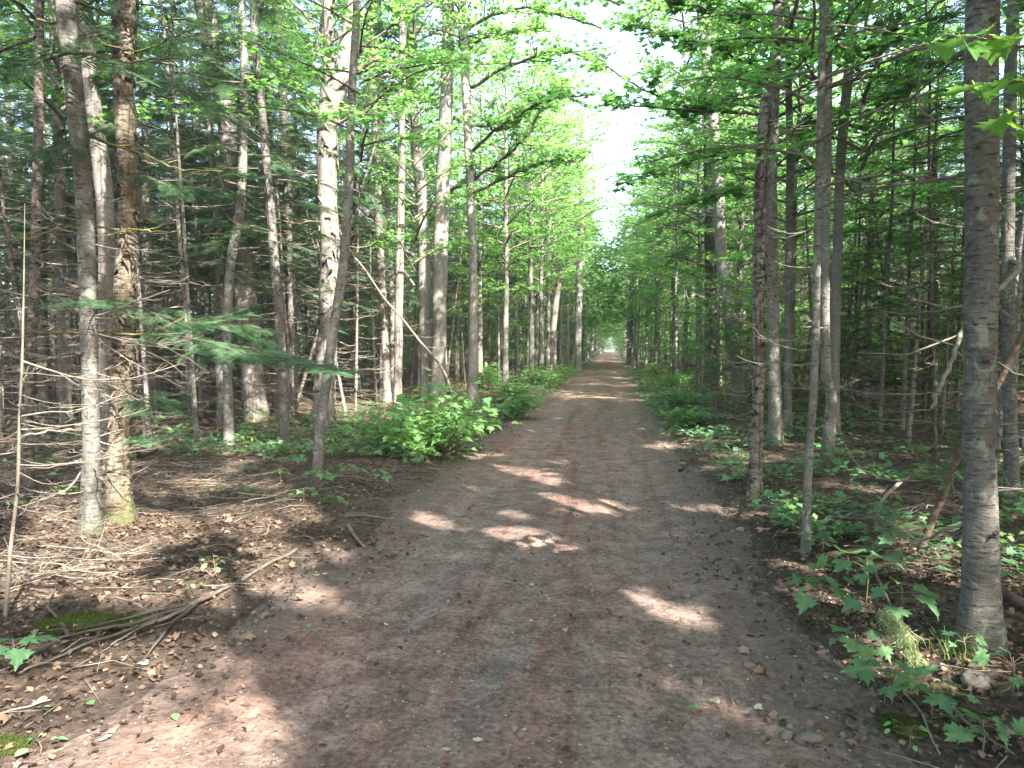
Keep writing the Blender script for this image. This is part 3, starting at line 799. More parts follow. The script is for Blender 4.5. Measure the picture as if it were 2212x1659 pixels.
bough(T4[0], B4, [(275, 845), (310, 860), (345, 880)], d4, d4 - .2, 4, 'needle', 12, .26)
bough(T4[0], B4, [(270, 960), (300, 945), (345, 950)], d4, d4 - .3, 4, 'needle_blue', 10, .24)
bough(T4[0], B4, [(280, 120), (380, 180), (480, 260)], d4, d4 - .3, 5, 'needle', 22, .30)
bough(T4[0], B4, [(268, 250), (180, 300), (90, 330)], d4, d4 - .8, 5, 'needle', 18, .28)
bough(T4[0], B4, [(280, 360), (360, 400), (440, 410)], d4, d4 - .5, 5, 'needle', 18, .28)
bough(T4[0], B4, [(268, 60), (160, 90), (30, 150)], d4, d4 - 1, 5, 'needle', 20, .28)

T6 = hero("young_maple_tree", "slim grey crooked stem in front of the thick two-tone birch", [(495, 962), (491, 800), (493, 650), (500, 560), (519, 450), (525, 300), (527, 150), (520, 0)], (21, 18), 'maple_bark', height=8, crown='pole', csc=.9, dead=12, dead_v=(850, 200), dead_len=.7, short="the slim crooked stem", flare=1.6)
T5 = hero("birch_tree", "thick birch with sunlit white upper bark and mossy foot behind the slim crooked stem", [(556, 915), (545, 800), (532, 650), (512, 500), (498, 350), (490, 270), (468, 130), (440, 0)], (46, 40), 'birch', height=17, crown='aspen', depth=13.5, dead=6, dead_v=(700, 200), dead_len=1, short="the thick two-tone birch", flare=1.35)
h = hero("fir_tree", "thin fir with dappled pale bark right of the thick two-tone birch", [(614, 955), (612, 850), (606, 720), (598, 620), (583, 450), (571, 300), (553, 100), (548, 0)], (22, 17), 'fir', height=10, crown='fir', csc=.9, dead=26, dead_v=(900, 250), dead_len=.9, short="the thin dappled fir")
h = hero("fir_tree", "second thin pale fir right of the thick birch, standing slightly further back", [(626, 900), (632, 800), (630, 600), (622, 400), (610, 200), (597, 0)], (22, 17), 'fir', height=11, crown='fir', csc=1.0, dead=26, dead_v=(850, 250), dead_len=1, short="the second pale fir")
T9 = hero("birch_tree", "forked peeling birch with broken dark limb and blackened foot", [(694, 930), (700, 850), (708, 700), (711, 553), (706, 366), (709, 267), (718, 195)], (44, 44), 'birch', depth=12.5, height=15, broken=True, dead=8, dead_v=(700, 300), dead_len=1, short="the forked birch", lump=.07)
t, B, Q, rr = T9; d9 = (B - CAM) @ _F
for pl, w in ([[(716, 215), (711, 150), (709, 90), (708, 0), (707, -120), (706, -300), (700, -500)], (24, 10)], [[(720, 215), (738, 165), (745, 130), (755, 70), (766, 0), (780, -120), (800, -300), (810, -520)], (36, 12)]):
    P = np.array([plane_pt(B, *q) for q in pl]) - B
    me, _, _ = make_trunk(P, np.linspace(w[0], w[1], 5) * S_ * d9 / FPX * .5, 'birch', 12, 1.0, .06, 6, "limb")
    link("limb", me, t)
kd = KINDS['aspen'][0]
crown_for(kd, B + [0.3, 0, -1.5], 1.0, .95, t, B)
traced_branch(t, B, [(718, 172), (740, 165), (757, 157), (790, 142), (814, 124)], d9, d9 - .2, 17, 9, 'log', twigs=1)
traced_branch(t, B, [(702, 20), (692, 60), (688, 100), (665, 150)], d9, d9 - .2, 8, 5, 'twig_dark', twigs=2)
traced_branch(t, B, [(716, 300), (735, 265), (745, 250)], d9, d9 - .2, 8, 5, 'log', twigs=0)
flakes(t, Q, rr, 160, 'birch', (.4, 5), (.05, .16))
T10 = hero("young_maple_tree", "slender grey maple leaning right in front of the forked birch", [(684, 1026), (690, 940), (702, 850), (722, 700), (744, 553), (753, 400), (757, 300), (763, 150), (771, 0)], (22, 15), 'maple_bark', height=8, crown='maple', csc=.75, dead=7, dead_v=(900, 500), dead_len=.6, short="the leaning maple", flare=1.3)
t, B, Q, rr = T10; d10 = (B - CAM) @ _F
traced_branch(t, B, [(768, 130), (778, 112), (800, 90), (830, 70), (880, 35), (925, 0), (960, -30)], d10, d10 + .3, 7, 3, 'twig_dark', leaves=6, twigs=8)
traced_branch(t, B, [(745, 540), (790, 480), (760, 380)], d10, d10 + .3, 4, 2, 'twig_dark', twigs=2)
h = hero("leaning_dead_tree", "dead mossy trunk slanting down rightwards behind the roadside leafy bush", [(992, 850), (960, 805), (905, 735), (870, 690), (830, 645), (790, 585), (755, 540), (720, 470)], (7, 4), 'twig_dark', depth=14.5, broken=True, dead=16, dead_v=(800, 560), dead_len=.8, k=8, short="the slanting dead trunk", cat="dead tree")
h = hero("birch_tree", "pale lit trunk, left one of three slim trunks behind the leaning maple", [(838, 880), (832, 750), (822, 553), (815, 400), (808, 250), (800, 100), (797, 0)], (17, 14), 'birch', depth=18.5, height=15, crown='aspen', dead=6, dead_len=1, short="the left slim trunk")
h = hero("aspen_tree", "slim pale trunk, middle one of three slim trunks behind the leaning maple", [(852, 878), (848, 700), (843, 553), (833, 400), (822, 250), (815, 100), (812, 0)], (13, 11), 'aspen_bark', depth=20, height=15, crown='aspen', dead=6, dead_len=1, short="the middle slim trunk")
h = hero("birch_tree", "speckled sunlit trunk, right one of three slim trunks behind the leaning maple", [(858, 880), (861, 750), (863, 600), (865, 450), (868, 330), (868, 200), (872, 0)], (18, 15), 'birch', depth=16, height=14, crown='aspen', dead=10, dead_len=1, short="the speckled slim trunk")
h = hero("aspen_tree", "tall grey aspen with black scars, left of the pair of big aspens", [(926, 855), (922, 800), (916, 560), (912, 450), (900, 320), (892, 200), (888, 100), (884, 0)], (28, 24), 'aspen_bark', depth=19, height=19, crown='aspen', csc=1.05, dead=3, dead_len=1, short="the left big aspen")
T14 = hero("aspen_tree", "tall aspen with diamond shaped black scars, right of the pair of big aspens", [(942, 860), (946, 800), (952, 560), (956, 400), (962, 280), (966, 150), (968, 0)], (32, 27), 'aspen_bark', depth=18.5, height=19, crown='aspen', csc=1.05, dead=3, dead_len=1, short="the right big aspen")
t, B, Q, rr = T14
traced_branch(t, B, [(966, 415), (985, 405), (1040, 380), (1106, 327), (1139, 290), (1166, 247), (1219, 177)], 18.3, 17, 9, 3, 'twig_dark', leaves=22, twigs=20, lsize=.12, sub=.22)
traced_branch(t, B, [(968, 150), (1030, 90), (1100, 70), (1180, 60)], 18.3, 16.5, 8, 3, 'twig_dark', leaves=22, twigs=20, lsize=.12, sub=.2)
traced_branch(t, B, [(968, 250), (1030, 270), (1100, 260), (1160, 230)], 18.3, 16.5, 7, 3, 'twig_dark', leaves=20, twigs=16, lsize=.12, sub=.2)
h = hero("aspen_tree", "straight clean grey aspen nearest the road, right of the big scarred pair", [(1021, 855), (1022, 700), (1022, 560), (1018, 450), (1010, 280), (1004, 120), (998, 0)], (21, 17), 'aspen_bark', depth=18, height=18, crown='aspen', dead=4, dead_len=1, short="the straight clean aspen")
t, B, Q, rr = h
for pl, d1 in [([(1008, 60), (1100, 20), (1200, 28), (1300, 62)], 13.5), ([(1012, 190), (1120, 135), (1220, 112), (1310, 135)], 13.5), ([(1004, -30), (1100, -40), (1230, -20), (1340, 10)], 12.5), ([(1016, 330), (1100, 260), (1190, 215), (1260, 205)], 14), ([(1018, 420), (1100, 380), (1180, 350), (1240, 350)], 15)]:
    traced_branch(t, B, pl, 17.8, d1, 8, 3, 'twig_dark', leaves=18, twigs=24, lsize=.12, sub=.15)
h = hero("birch_tree", "distant white birch leaning right beside the road, left side", [(1186, 772), (1196, 700), (1206, 600), (1200, 540), (1190, 490), (1182, 430), (1176, 300)], (15, 10), 'birch', depth=34, height=15, crown='aspen', short="the distant leaning birch")
h = hero("aspen_tree", "distant straight pale aspen nearest the vanishing end of road, left side", [(1248, 770), (1250, 650), (1253, 550), (1256, 440), (1257, 300)], (16, 12), 'aspen_bark', depth=38, height=16, crown='aspen', short="the distant straight aspen")

# --- right of the track
R1 = hero("fir_tree", "big grey fir trunk with horizontal bark lines at the far right foreground", [(2120, 1395), (2117, 1250), (2116, 1000), (2118, 800), (2120, 550), (2122, 300), (2124, 0)], (76, 68), 'fir', height=11, crown='pole', csc=1.25, k=24, flare=1.95, lump=.04, dead=10, dead_v=(1150, 100), dead_len=.5, dead_az=[0.0, .5, -.4], short="the big grey fir")
knots(R1[0], R1[2], R1[3], 22, (.3, 3.3))
t, B, Q, rr = R1; d1_ = (B - CAM) @ _F
for pl, dd, w in [([(2105, 85), (2043, 97), (1959, 113), (1866, 157), (1759, 190), (1659, 207), (1560, 215)], .6, 11), ([(2105, 92), (1993, 190), (1899, 283), (1802, 393), (1700, 470)], .8, 6), ([(2105, 250), (2016, 260), (1942, 280), (1860, 297), (1660, 310)], .7, 8),
                  ([(2018, 262), (1985, 225), (2000, 120), (2017, 80)], .1, 6), ([(2105, 268), (2026, 300), (1926, 323), (1879, 317)], .5, 6), ([(2105, 375), (2026, 388), (1936, 397), (1802, 383), (1742, 343), (1700, 290)], .9, 8),
                  ([(2105, 384), (1892, 407), (1800, 440), (1659, 467)], .9, 5), ([(2110, -20), (2035, 0), (1980, 45), (1900, 60), (1830, 70), (1760, 60)], .7, 7), ([(1898, 285), (1870, 260), (1850, 200), (1870, 160)], .1, 4)]:
    traced_branch(t, B, pl, d1_, d1_ + dd, w, 2, 'twig_dark', twigs=9, sub=.18)
for pl, dd, w in [([(2105, 664), (2026, 671), (1926, 676), (1842, 650)], .6, 6), ([(2105, 842), (1992, 850), (1892, 851), (1809, 836)], .6, 4), ([(2105, 850), (2022, 880), (1926, 890), (1872, 883), (1802, 830)], .7, 5), ([(2110, 950), (2052, 1020), (1942, 1040), (1859, 1010), (1809, 930)], .5, 6),
                  ([(2105, 1122), (2019, 1156), (1979, 1163), (1890, 1106)], .3, 8), ([(2128, 367), (2142, 420), (2170, 450), (2178, 490), (2165, 530)], -.3, 7), ([(2140, 860), (2150, 890), (2180, 900)], -.2, 6), ([(2135, 945), (2160, 950), (2212, 940)], -.2, 5), ([(2130, 1190), (2180, 1175), (2212, 1160)], -.2, 5), ([(2105, 905), (2060, 915), (2000, 910), (1900, 905)], .4, 4)]:
    traced_branch(t, B, pl, d1_ - .02, d1_ + dd, w, 1.5, 'twig', twigs=6, sub=.2)
bough(t, B, [(2100, 900), (2060, 890), (2040, 920), (2040, 1000)], d1_ + .1, d1_ + .35, 3, 'needle_blue', 8, .11)
bough(t, B, [(2100, 960), (2070, 960), (2055, 1000), (2060, 1060)], d1_ + .1, d1_ + .3, 3, 'needle_blue', 7, .10)
R2 = hero("fir_tree", "narrow fir trunk directly behind the big grey fir at the far right", [(2186, 1090), (2184, 950), (2178, 700), (2177, 550), (2180, 300), (2190, 0)], (30, 27), 'fir', height=10, crown='pole', csc=1.1, dead=18, dead_v=(1000, 300), dead_len=.6, short="the narrow rear fir")
t, B, Q, rr = R2; d2_ = (B - CAM) @ _F
traced_branch(t, B, [(2188, 560), (2200, 583), (2130, 650), (2080, 710), (2060, 770), (2030, 840), (2012, 880)], d2_, 3.45, 12, 4, 'twig', twigs=6)
R3 = hero("spruce_tree", "snapped off flaky brown trunk with bare twigs beside the right verge", [(1632, 1075), (1634, 960), (1637, 800), (1640, 553), (1642, 450), (1646, 320), (1655, 205)], (26, 22), 'peel', broken=True, dead=34, dead_v=(980, 230), dead_len=.75, short="the snapped flaky trunk", lump=.09)
flakes(R3[0], R3[2], R3[3], 150, 'peel', (.3, 3.8), (.03, .08))
t, B, Q, rr = R3; d3_ = (B - CAM) @ _F
for pl, w in [([(1642, 313), (1556, 313), (1529, 290), (1516, 257)], 5), ([(1640, 480), (1560, 470), (1460, 450), (1380, 440)], 4), ([(1640, 620), (1580, 615), (1480, 600)], 4), ([(1640, 800), (1590, 790), (1550, 760)], 4), ([(1636, 910), (1590, 905), (1545, 885)], 4)]:
    traced_branch(t, B, pl, d3_, d3_ + .4, w, 1.5, 'twig', twigs=6, sub=.2)
R4 = hero("young_maple_tree", "slender smooth sapling on the right verge in front of the crooked lit trunk", [(1740, 1200), (1745, 1050), (1754, 900), (1760, 780), (1763, 650), (1768, 450), (1772, 250), (1778, 0)], (18, 14), 'maple_bark', height=6.5, crown='maple', csc=.6, dead=9, dead_v=(1000, 500), dead_len=.5, short="the slender verge sapling", k=10)
R5 = hero("maple_tree", "crooked trunk with sunlit elbow behind the slender verge sapling", [(1786, 992), (1794, 900), (1796, 860), (1784, 790), (1782, 553), (1786, 300), (1790, 0)], (23, 19), 'maple_bark', height=11, crown='tall_maple', csc=.75, dead=12, dead_v=(900, 350), dead_len=.7, short="the crooked lit trunk", flare=1.8)
R6 = hero("aspen_tree", "pale grey trunk leaning slightly right behind the crooked lit trunk", [(1800, 965), (1803, 800), (1809, 553), (1819, 300), (1834, 150), (1843, 0)], (24, 19), 'aspen_bark', height=15, crown='aspen', depth=11.2, dead=8, dead_len=.8, short="the pale leaning trunk")
h = hero("maple_tree", "slim brown trunk crossed by twigs between the snapped trunk and the verge sapling", [(1700, 950), (1702, 800), (1704, 600), (1706, 400), (1704, 200), (1700, 0)], (18, 14), 'maple_bark', height=10, crown='tall_maple', csc=.7, depth=11.8, dead=12, dead_len=.7, short="the slim brown trunk")
RM = hero("maple_tree", "grey maple trunk just right of the snapped flaky trunk holding leafy sprays over the road", [(1676, 930), (1672, 780), (1667, 600), (1664, 450), (1668, 300), (1674, 150), (1682, 0)], (30, 22), 'maple_bark', height=12, crown='tall_maple', csc=.8, depth=10.5, dead=8, dead_len=.7, short="the grey spray maple")
t, B, Q, rr = RM; dm_ = (B - CAM) @ _F
for pl, w in [([(1665, 250), (1573, 240), (1489, 240), (1373, 228), (1293, 227)], 7), ([(1668, 205), (1599, 213), (1533, 230), (1483, 230), (1406, 200), (1323, 153), (1286, 120)], 7), ([(1672, 150), (1606, 133), (1529, 97), (1459, 83), (1390, 60)], 7),
              ([(1680, 60), (1600, 30), (1520, 20), (1450, 0)], 6), ([(1684, 0), (1560, -20), (1450, 10), (1360, 45)], 6), ([(1668, 400), (1580, 410), (1480, 440), (1400, 470)], 5), ([(1668, 330), (1590, 330), (1500, 345), (1400, 380), (1330, 400)], 5), ([(1668, 300), (1760, 260), (1880, 240), (1980, 180)], 5), ([(1672, 120), (1780, 110), (1900, 90), (2020, 40)], 5)]:
    traced_branch(t, B, pl, dm_, dm_ - .8, w, 2.5, 'twig_dark', leaves=16, twigs=22, lsize=.11, sub=.16)
h = hero("aspen_tree", "tall pale aspen bending left at its top over the right verge", [(1596, 850), (1590, 800), (1572, 650), (1559, 553), (1549, 360), (1538, 230), (1529, 150), (1516, 30)], (28, 22), 'aspen_bark', depth=18, height=17, crown='aspen', dead=5, dead_len=1, short="the tall bending aspen")
h = hero("spruce_tree", "dark trunk left of the tall bending aspen on the right verge", [(1536, 818), (1536, 700), (1535, 600), (1533, 450), (1530, 300)], (28, 22), 'dark', depth=21, height=13, crown='fir', csc=1.1, dead=16, dead_len=1.1, short="the dark verge spruce")
RL = hero("leaning_dead_tree", "rotten dark log leaning against the back of the big grey fir", [(1972, 1203), (2010, 1130), (2050, 1040), (2090, 940), (2140, 860), (2190, 760), (2240, 650)], (17, 12), 'log', broken=True, dead=3, dead_v=(1150, 900), dead_len=.3, k=9, short=None, flare=1.1, lump=.1, cat="dead tree")
# maple standing past the edge of the frame; its leafy branch hangs into the corner
M['seedling_big'] = leaf_mat("seedling_leaf_near", (.06, .15, .08), (.13, .24, .10), (.24, .46, .14), .4, .45, .5, True)
M['bush_big'] = leaf_mat("bush_leaf_near", (.09, .22, .085), (.17, .30, .10), (.32, .60, .14), .45, .45, .5, True)  # near bush leaves, with the same skylight put into their colour
M['maple_big'] = leaf_mat("maple_leaf_near", (.05, .14, .03), (.11, .21, .04), (.36, .66, .08), .55, .45, .5, True)
def leaf_variant(mname):
    v = MAPLE_V.copy(); v[1:] += rg.normal(0, .022, v[1:].shape) * [1, 1, 1.2]
    v[:, 1] *= rnd(.85, 1.12)
    v[:, 2] += rnd(-.35, .1) * v[:, 0] ** 2 + rnd(-.3, .5) * v[:, 1] ** 2 + rnd(-.15, .15) * v[:, 0] * v[:, 1]
    return MB().add(v, MAPLE_F).mesh("leaf", M[mname])
LEAFM = [leaf_variant('maple_big') for _ in range(4)]
LEAFS = [leaf_variant('seedling_big') for _ in range(7)]
LEAFB = [leaf_variant('bush_big') for _ in range(6)]
LEAFO = MB().add(OVAL_V, OVAL_F).mesh("leaf", M['oval'])
LEAFSO = MB().add(OVAL_V, OVAL_F).mesh("leaf", M['shade_maple'])
B = np.array([3.55, 2.55, 0.0]); B[2] = ground_z(B[0], B[1])
t = thing("young_maple_tree", "maple branch hanging big bright leaves into the top right corner", "tree", B)
tp = np.array([[0, 0, -.1], [.02, .05, 1], [0, .02, 2.2], [.05, 0, 3.6], [.1, .1, 5.2]])
link("trunk", make_trunk(tp, [.04, .035, .03, .02, .01], 'maple_bark', 10)[0], t)
crown_for(KINDS['maple'][1], B + [.1, .1, .6], .4, .75, t, B)
for pl, nl in (([(2300, 90), (2212, 75), (2150, 85), (2090, 75), (2030, 75)], 9), ([(2300, 150), (2212, 175), (2150, 180), (2105, 180)], 9), ([(2290, 300), (2212, 260), (2170, 255)], 5)):
    o = traced_branch(t, B, pl, 3.0, 2.75, 4, 1.5, 'twig_dark', twigs=0)
    P = px_path(pl, 3.0, 2.75); Pn = spline(P, 6)
    for j in range(nl):
        q = (.25 + .75 * (j + .5) / nl) * (len(Pn) - 1); p = Pn[int(q)]
        lf = link("leaf", LEAFM[int(rnd(0, 4))], o, p + [rnd(-.03, .03), rnd(-.03, .03), rnd(-.05, .02)] - B)
        lf.rotation_euler = (rnd(-.4, .4), rnd(.3, .95), rnd(3.5, 5.2)); s = rnd(.10, .14); lf.scale = (s, s, s)

# ------------------------------------------------------------------ trees of the wood around
SPOTS = [(B_.location.x, B_.location.y) for B_ in scene.objects if B_.parent is None and B_.get("category") in ("tree", "dead tree")]
def free(x, y, d):
    return all((x - a) ** 2 + (y - b) ** 2 > d * d for a, b in SPOTS)
def put(key, x, y, sc=1.0, **kw):
    SPOTS.append((x, y)); return plant_tree(key, x, y, sc, **kw)
for x, y, s in [(-5.0, 20.5, .95), (-4.4, 27, 1.0), (-6.8, 24, 1.05), (-4.1, 34, 1.1), (-6, 31, 1.1), (-3.9, 41, 1.1), (-5.2, 48, 1.2), (-9, 21, 1), (-8.5, 29, 1.1), (-7.6, 36, 1.1), (-3.9, 54, 1.2),
                (5.2, 13.5, .9), (4.4, 18.5, 1.0), (6.2, 20, 1), (3.7, 25, 1.05), (5.0, 30, 1.1), (3.5, 36, 1.1), (7.0, 15.5, .95), (8, 22, 1), (3.5, 44, 1.1), (5.3, 41, 1.1), (3.4, 52, 1.2), (7.4, 10.8, .85), (6.5, 26, 1.1), (8.8, 13.2, 1), (10.5, 17, 1)]:
    put('maple', x, y, s)
for x, y, s in [(-5.8, 38, 1), (-4.6, 46, 1.05), (4.4, 34, 1), (4.2, 47, 1.05), (5.6, 24, .9), (-6.2, 27.5, .9), (4.1, 56, 1.1), (-4.4, 58, 1.1),
                (3.6, 15.2, .8), (3.5, 20.6, .85), (5.8, 17.2, .85), (3.3, 28, .9), (3.3, 33, .95), (3.2, 39.5, 1), (3.2, 50, 1.05), (7.6, 28, 1), (-4.5, 23.6, .85), (-4.2, 30.6, .9), (-4.1, 37.6, 1), (-4.0, 44, 1.05), (-4.0, 51, 1.05), (6.6, 37, 1), (-7, 42, 1),
                (-3.3, 21.5, .9), (-3.05, 26.2, 1.0), (-3.0, 32.4, 1.0), (-2.95, 39.6, 1.05), (-2.95, 46.5, 1.1), (-2.95, 36, 1.0), (-3.0, 29.2, .95), (2.2, 36.5, .9), (2.3, 26.5, .8), (2.7, 23, .8), (2.6, 30.5, .85), (2.5, 41.5, .9), (2.5, 47.5, .95), (-3.3, 53.5, 1), (2.5, 54, 1)]:
    put('tall_maple', x, y, s)
# dark conifers that fill the wood near the left edge and behind the right-hand trunks
for x, y, s in [(-8.2, 9.5, .95), (-10.2, 7.6, 1), (-6.9, 11.6, .9), (-9.0, 12.6, 1), (-11.6, 10.6, 1.05), (-7.6, 15, 1), (-12.6, 14, 1.1), (-10, 16, 1), (-14, 9, 1), (-13.5, 18, 1.1), (-8.8, 18.6, 1.05), (-7.1, 17, 1), (-6.3, 18.6, 1), (-9.8, 20, 1.1), (-11.4, 17.4, 1.05), (-12.4, 12, 1), (-10.6, 13.6, 1), (-15, 13, 1.1), (-7.9, 20.5, 1.1), (-16, 17, 1.1), (-12, 21, 1.1),
                (8.4, 11.8, 1), (10.4, 12.5, 1), (9.6, 15.5, 1.05), (7.6, 18, 1), (12, 18, 1.1), (6.6, 8.9, .9)]:
    put('fir', x, y, s)
# unseen trees past the frame, behind and beside the viewpoint, added to shade the ground
for x, y, key, s in [(3.4, -2.6, 'dense_maple', .95), (6.4, -.6, 'dense_maple', 1), (6.0, 3.9, 'dense_maple', .9), (8.6, 3.6, 'dense_maple', 1), (4.2, -6.4, 'aspen', .95), (7.6, -4.6, 'dense_maple', 1.05), (10.8, -1.4, 'aspen', 1), (11.4, 4.4, 'dense_maple', 1.05),
                     (3.2, -10.5, 'dense_maple', 1.1), (6.6, -9.2, 'aspen', 1.0), (10.0, -7.4, 'dense_maple', 1.1), (13.5, -4.0, 'dense_maple', 1.1), (14.2, 1.6, 'aspen', 1), (8.8, -12.6, 'dense_maple', 1.1), (5.0, -15, 'aspen', 1), (12.6, -11, 'aspen', 1.0), (14.5, 6.5, 'dense_maple', 1.05), (2.6, .4, 'pole', .9), (12.8, 8.6, 'fir', 1.1),
                     (-4.2, -2.4, 'dense_maple', 1.0), (-5.2, 1.2, 'fir', .9), (-4.6, -7.4, 'aspen', 1.0), (-7.4, -4, 'dense_maple', 1), (-3.8, -12, 'dense_maple', 1.1), (16.5, -7, 'dense_maple', 1.1), (17, -1, 'aspen', 1.05), (17.5, 4, 'dense_maple', 1.1), (16, 11, 'dense_maple', 1.1), (9.6, 7.4, 'aspen', 1), (6.6, 6.1, 'maple', .9), (-8.5, 3, 'fir', 1), (-11, 0, 'aspen', 1), (4.6, .9, 'dense_maple', .85), (9.4, .8, 'dense_maple', 1), (5.4, -3.6, 'dense_maple', 1), (2.4, -6.0, 'dense_maple', 1.0), (11.8, -4.6, 'dense_maple', 1.05), (8.2, -8.6, 'dense_maple', 1.1), (-3.2, -5, 'dense_maple', 1), (7.4, 9.2, 'dense_maple', .95), (11, 7, 'dense_maple', 1), (-3.7, .1, 'dense_maple', .95), (2.9, .6, 'dense_maple', .95), (5.4, 2.2, 'dense_maple', .95)]:
    put(key, x, y, s, label="unseen tree added for shade outside the picture beside or behind the viewpoint", group="trees outside the picture")
for i in range(700):
    if i % 20 == 0 and i // 20 >= 1 and len([1 for q in TREES if q[1] == 'sapling']) >= 84: break
    sd = rg.choice([-1, 1]); y = rnd(17, 56) if sd < 0 else rnd(12, 56)
    x = ROADX + sd * (2.8 + 8 * rnd(0, 1) ** 1.5)
    if free(x, y, 1.3): put('sapling', x, y, rnd(.7, 1.15))
for i in range(1500):
    if len([1 for q in TREES if q[1] == 'young_fir']) >= 100: break
    sd = rg.choice([-1, 1]); y = rnd(13, 50); x = sd * rnd(6.5, 22)
    u, v_, dep = project((x, y, 1.2))
    if dep > 13 and -100 < u < 2300 and free(x, y, 1.6): put('young_fir', x, y, rnd(.8, 1.25))
k_ = 0
for i in range(1500):
    if k_ >= 46: break
    y = rnd(10, 30); x = rnd(4.6, 16); u, v_, dep = project((x, y, 1.2))
    if dep > 10.5 and u < 2270 and free(x, y, 1.2): put(rg.choice(['young_fir', 'sapling']), x, y, rnd(.6, 1.1)); k_ += 1
k_ = 0
for i in range(6000):
    if k_ >= 235: break
    sd = rg.choice([-1, 1]); y = rnd(8, 34); x = sd * rnd(4.2, 17) if sd > 0 else -rnd(4.8, 18)
    u, v_, dep = project((x, y, 1.2))
    if dep > (7.6 if sd > 0 else 8.6) and -60 < u < 2270 and free(x, y, .75) and min(abs(u - hu) for hu, _ in HEROES) > 7:
        put('thin_pole', x, y, rnd(.8, 1.25)); k_ += 1
n_put = 0; tries = 0
while n_put < 235 and tries < 6000:
    tries += 1
    left = rnd(0, 1) < .5
    x = -rnd(3.7, 25) if left else rnd(3.0, 22)
    y = rnd(9, 54)
    u, v_, dep = project((x, y, 1.2))
    if dep < 10 or u < -160 or u > 2380 or not free(x, y, 1.25 if abs(x) > 5 else 2.2): continue
    if min(abs(u - hu) for hu, _ in HEROES) < 9 and dep < 15: continue
    p = rnd(0, 1)
    if left: key = 'fir' if p < .5 else 'pole' if p < .76 else 'aspen' if p < .93 else 'maple'
    else: key = 'fir' if p < .2 else 'pole' if p < .55 else 'aspen' if p < .85 else 'maple'
    put(key, x, y, rnd(.8, 1.15)); n_put += 1

# labels of those trees: what stands between which landmark trunks
HEROES.sort()
ORD = "first second third fourth fifth sixth seventh eighth ninth tenth eleventh twelfth thirteenth fourteenth fifteenth sixteenth seventeenth eighteenth nineteenth twentieth twenty-first twenty-second twenty-third twenty-fourth twenty-fifth twenty-sixth twenty-seventh twenty-eighth twenty-ninth thirtieth".split()
DESC = dict(maple="leafy young maple", aspen="slim pale aspen", tall_maple="leafy taller maple", fir="dark green fir", pole="bare twiggy spruce", sapling="small leafy sapling", young_fir="low bushy fir", thin_pole="spindly bare stem")
cells = {}
for t, key, x, y in TREES:
    if t["label"] != "tree": continue
    u, v_, dep = project((x, y, 1.2))
    if u < -30 or u > 2240:
        t["label"] = "unseen tree added for shade outside the picture beside or behind the viewpoint"; t["group"] = "trees outside the picture"; continue
    i = sum(1 for hu, _ in HEROES if hu < u)
    cells.setdefault((i, key), []).append((u, t))
for (i, key), lst in cells.items():
    lst.sort(key=lambda q: q[0])
    a = HEROES[i - 1][1] if i else None; b_ = HEROES[i][1] if i < len(HEROES) else None
    where = f"between {a} and {b_}" if a and b_ else f"left of {b_}" if b_ else f"right of {a}"
    for k_, (u, t) in enumerate(lst):
        t["label"] = f"{DESC[key]} {where}" if len(lst) == 1 else f"{DESC[key]} {ORD[k_] + ' from left' if k_ < 30 else ORD[len(lst) - 1 - k_] + ' from right'} {where}"
        t["group"] = "trees of the wood behind"

# ------------------------------------------------------------------ the wood far off (one mass)
def far_mass(name, label, spots, leafm, barkm, nleaf, lsize, zlo, R, Hs, flat=.5):
    lm = MB(); tm = MB()
    for x, y in spots:
        H = rnd(*Hs); z = float(ground_z(x, y))
        n = nleaf
        h = rnd(0, 1, n) ** .9; zz = zlo * rnd(.5, 1.2) + (H - zlo) * h
        prof = R * (np.sin(np.pi * np.clip(.2 + .75 * h, 0, 1)) if leafm != 'needle' else (1 - h) ** .8 + .08)
        a = rnd(0, 6.283, n); nb = 26
        # leaves gather round a few boughs
        bi = rg.integers(0, nb, n); ba = rnd(0, 6.283, nb); bh = rnd(0, 1, nb)
        near = rnd(0, 1, n) < .75
        a = np.where(near, ba[bi] + rg.normal(0, .35, n), a); h2 = np.where(near, np.clip(bh[bi] + rg.normal(0, .03, n), 0, 1), h)
        zz = zlo + (H - zlo) * h2
        prof = R * (np.sin(np.pi * np.clip(.2 + .75 * h2, 0, 1)) if leafm != 'needle' else (1 - h2) ** .8 + .08)
        r = prof * np.sqrt(rnd(.02, 1.1, n))
        pos = np.stack([x + r * np.cos(a), y + r * np.sin(a), z + zz + .2 * r * (-.4)], -1)
        add_copies(lm, make_leaves(pos, np.stack([np.cos(a), np.sin(a), 0 * a], -1), SIMPLE_V, SIMPLE_F, lsize, .5), SIMPLE_F)
        tube(tm, np.array([[x, y, z - .2], [x + rnd(-.2, .2), y, z + H * .5], [x + rnd(-.3, .3), y, z + H]]), np.array([.16, .11, .02]) * rnd(.5, 1.1), 6)
    o = stuff(name, lm.mesh(name, M[leafm]), label, "wood")
    stuff("trunk_mass", tm.mesh("trunk_mass", M[barkm], True), None, None, o)
sp = []
for y in np.arange(56, 178, 3.4):
    for s in (-1, 1):
        edge = 3.4 - .9 * sstep(60, 150, y)
        sp.append((ROADX + s * (edge + rnd(0, .9)), y + rnd(-1, 1)))
        sp.append((ROADX + s * (edge + 3 + rnd(0, 2)), y + rnd(-1.5, 1.5)))
for i in range(26): sp.append((rnd(-14, 13), rnd(176, 192)))
over = []
for y in np.arange(46, 160, 4.0):
    for s in (-1, 1): over.append((ROADX + s * rnd(1.7, 2.3), y + rnd(-2, 2)))
far_mass("far_canopy", "leafy boughs meeting over the track in the distance", over, 'far_leaf', 'aspen_bark', 1150, .32, 3.4, 2.9, (10, 12.5))
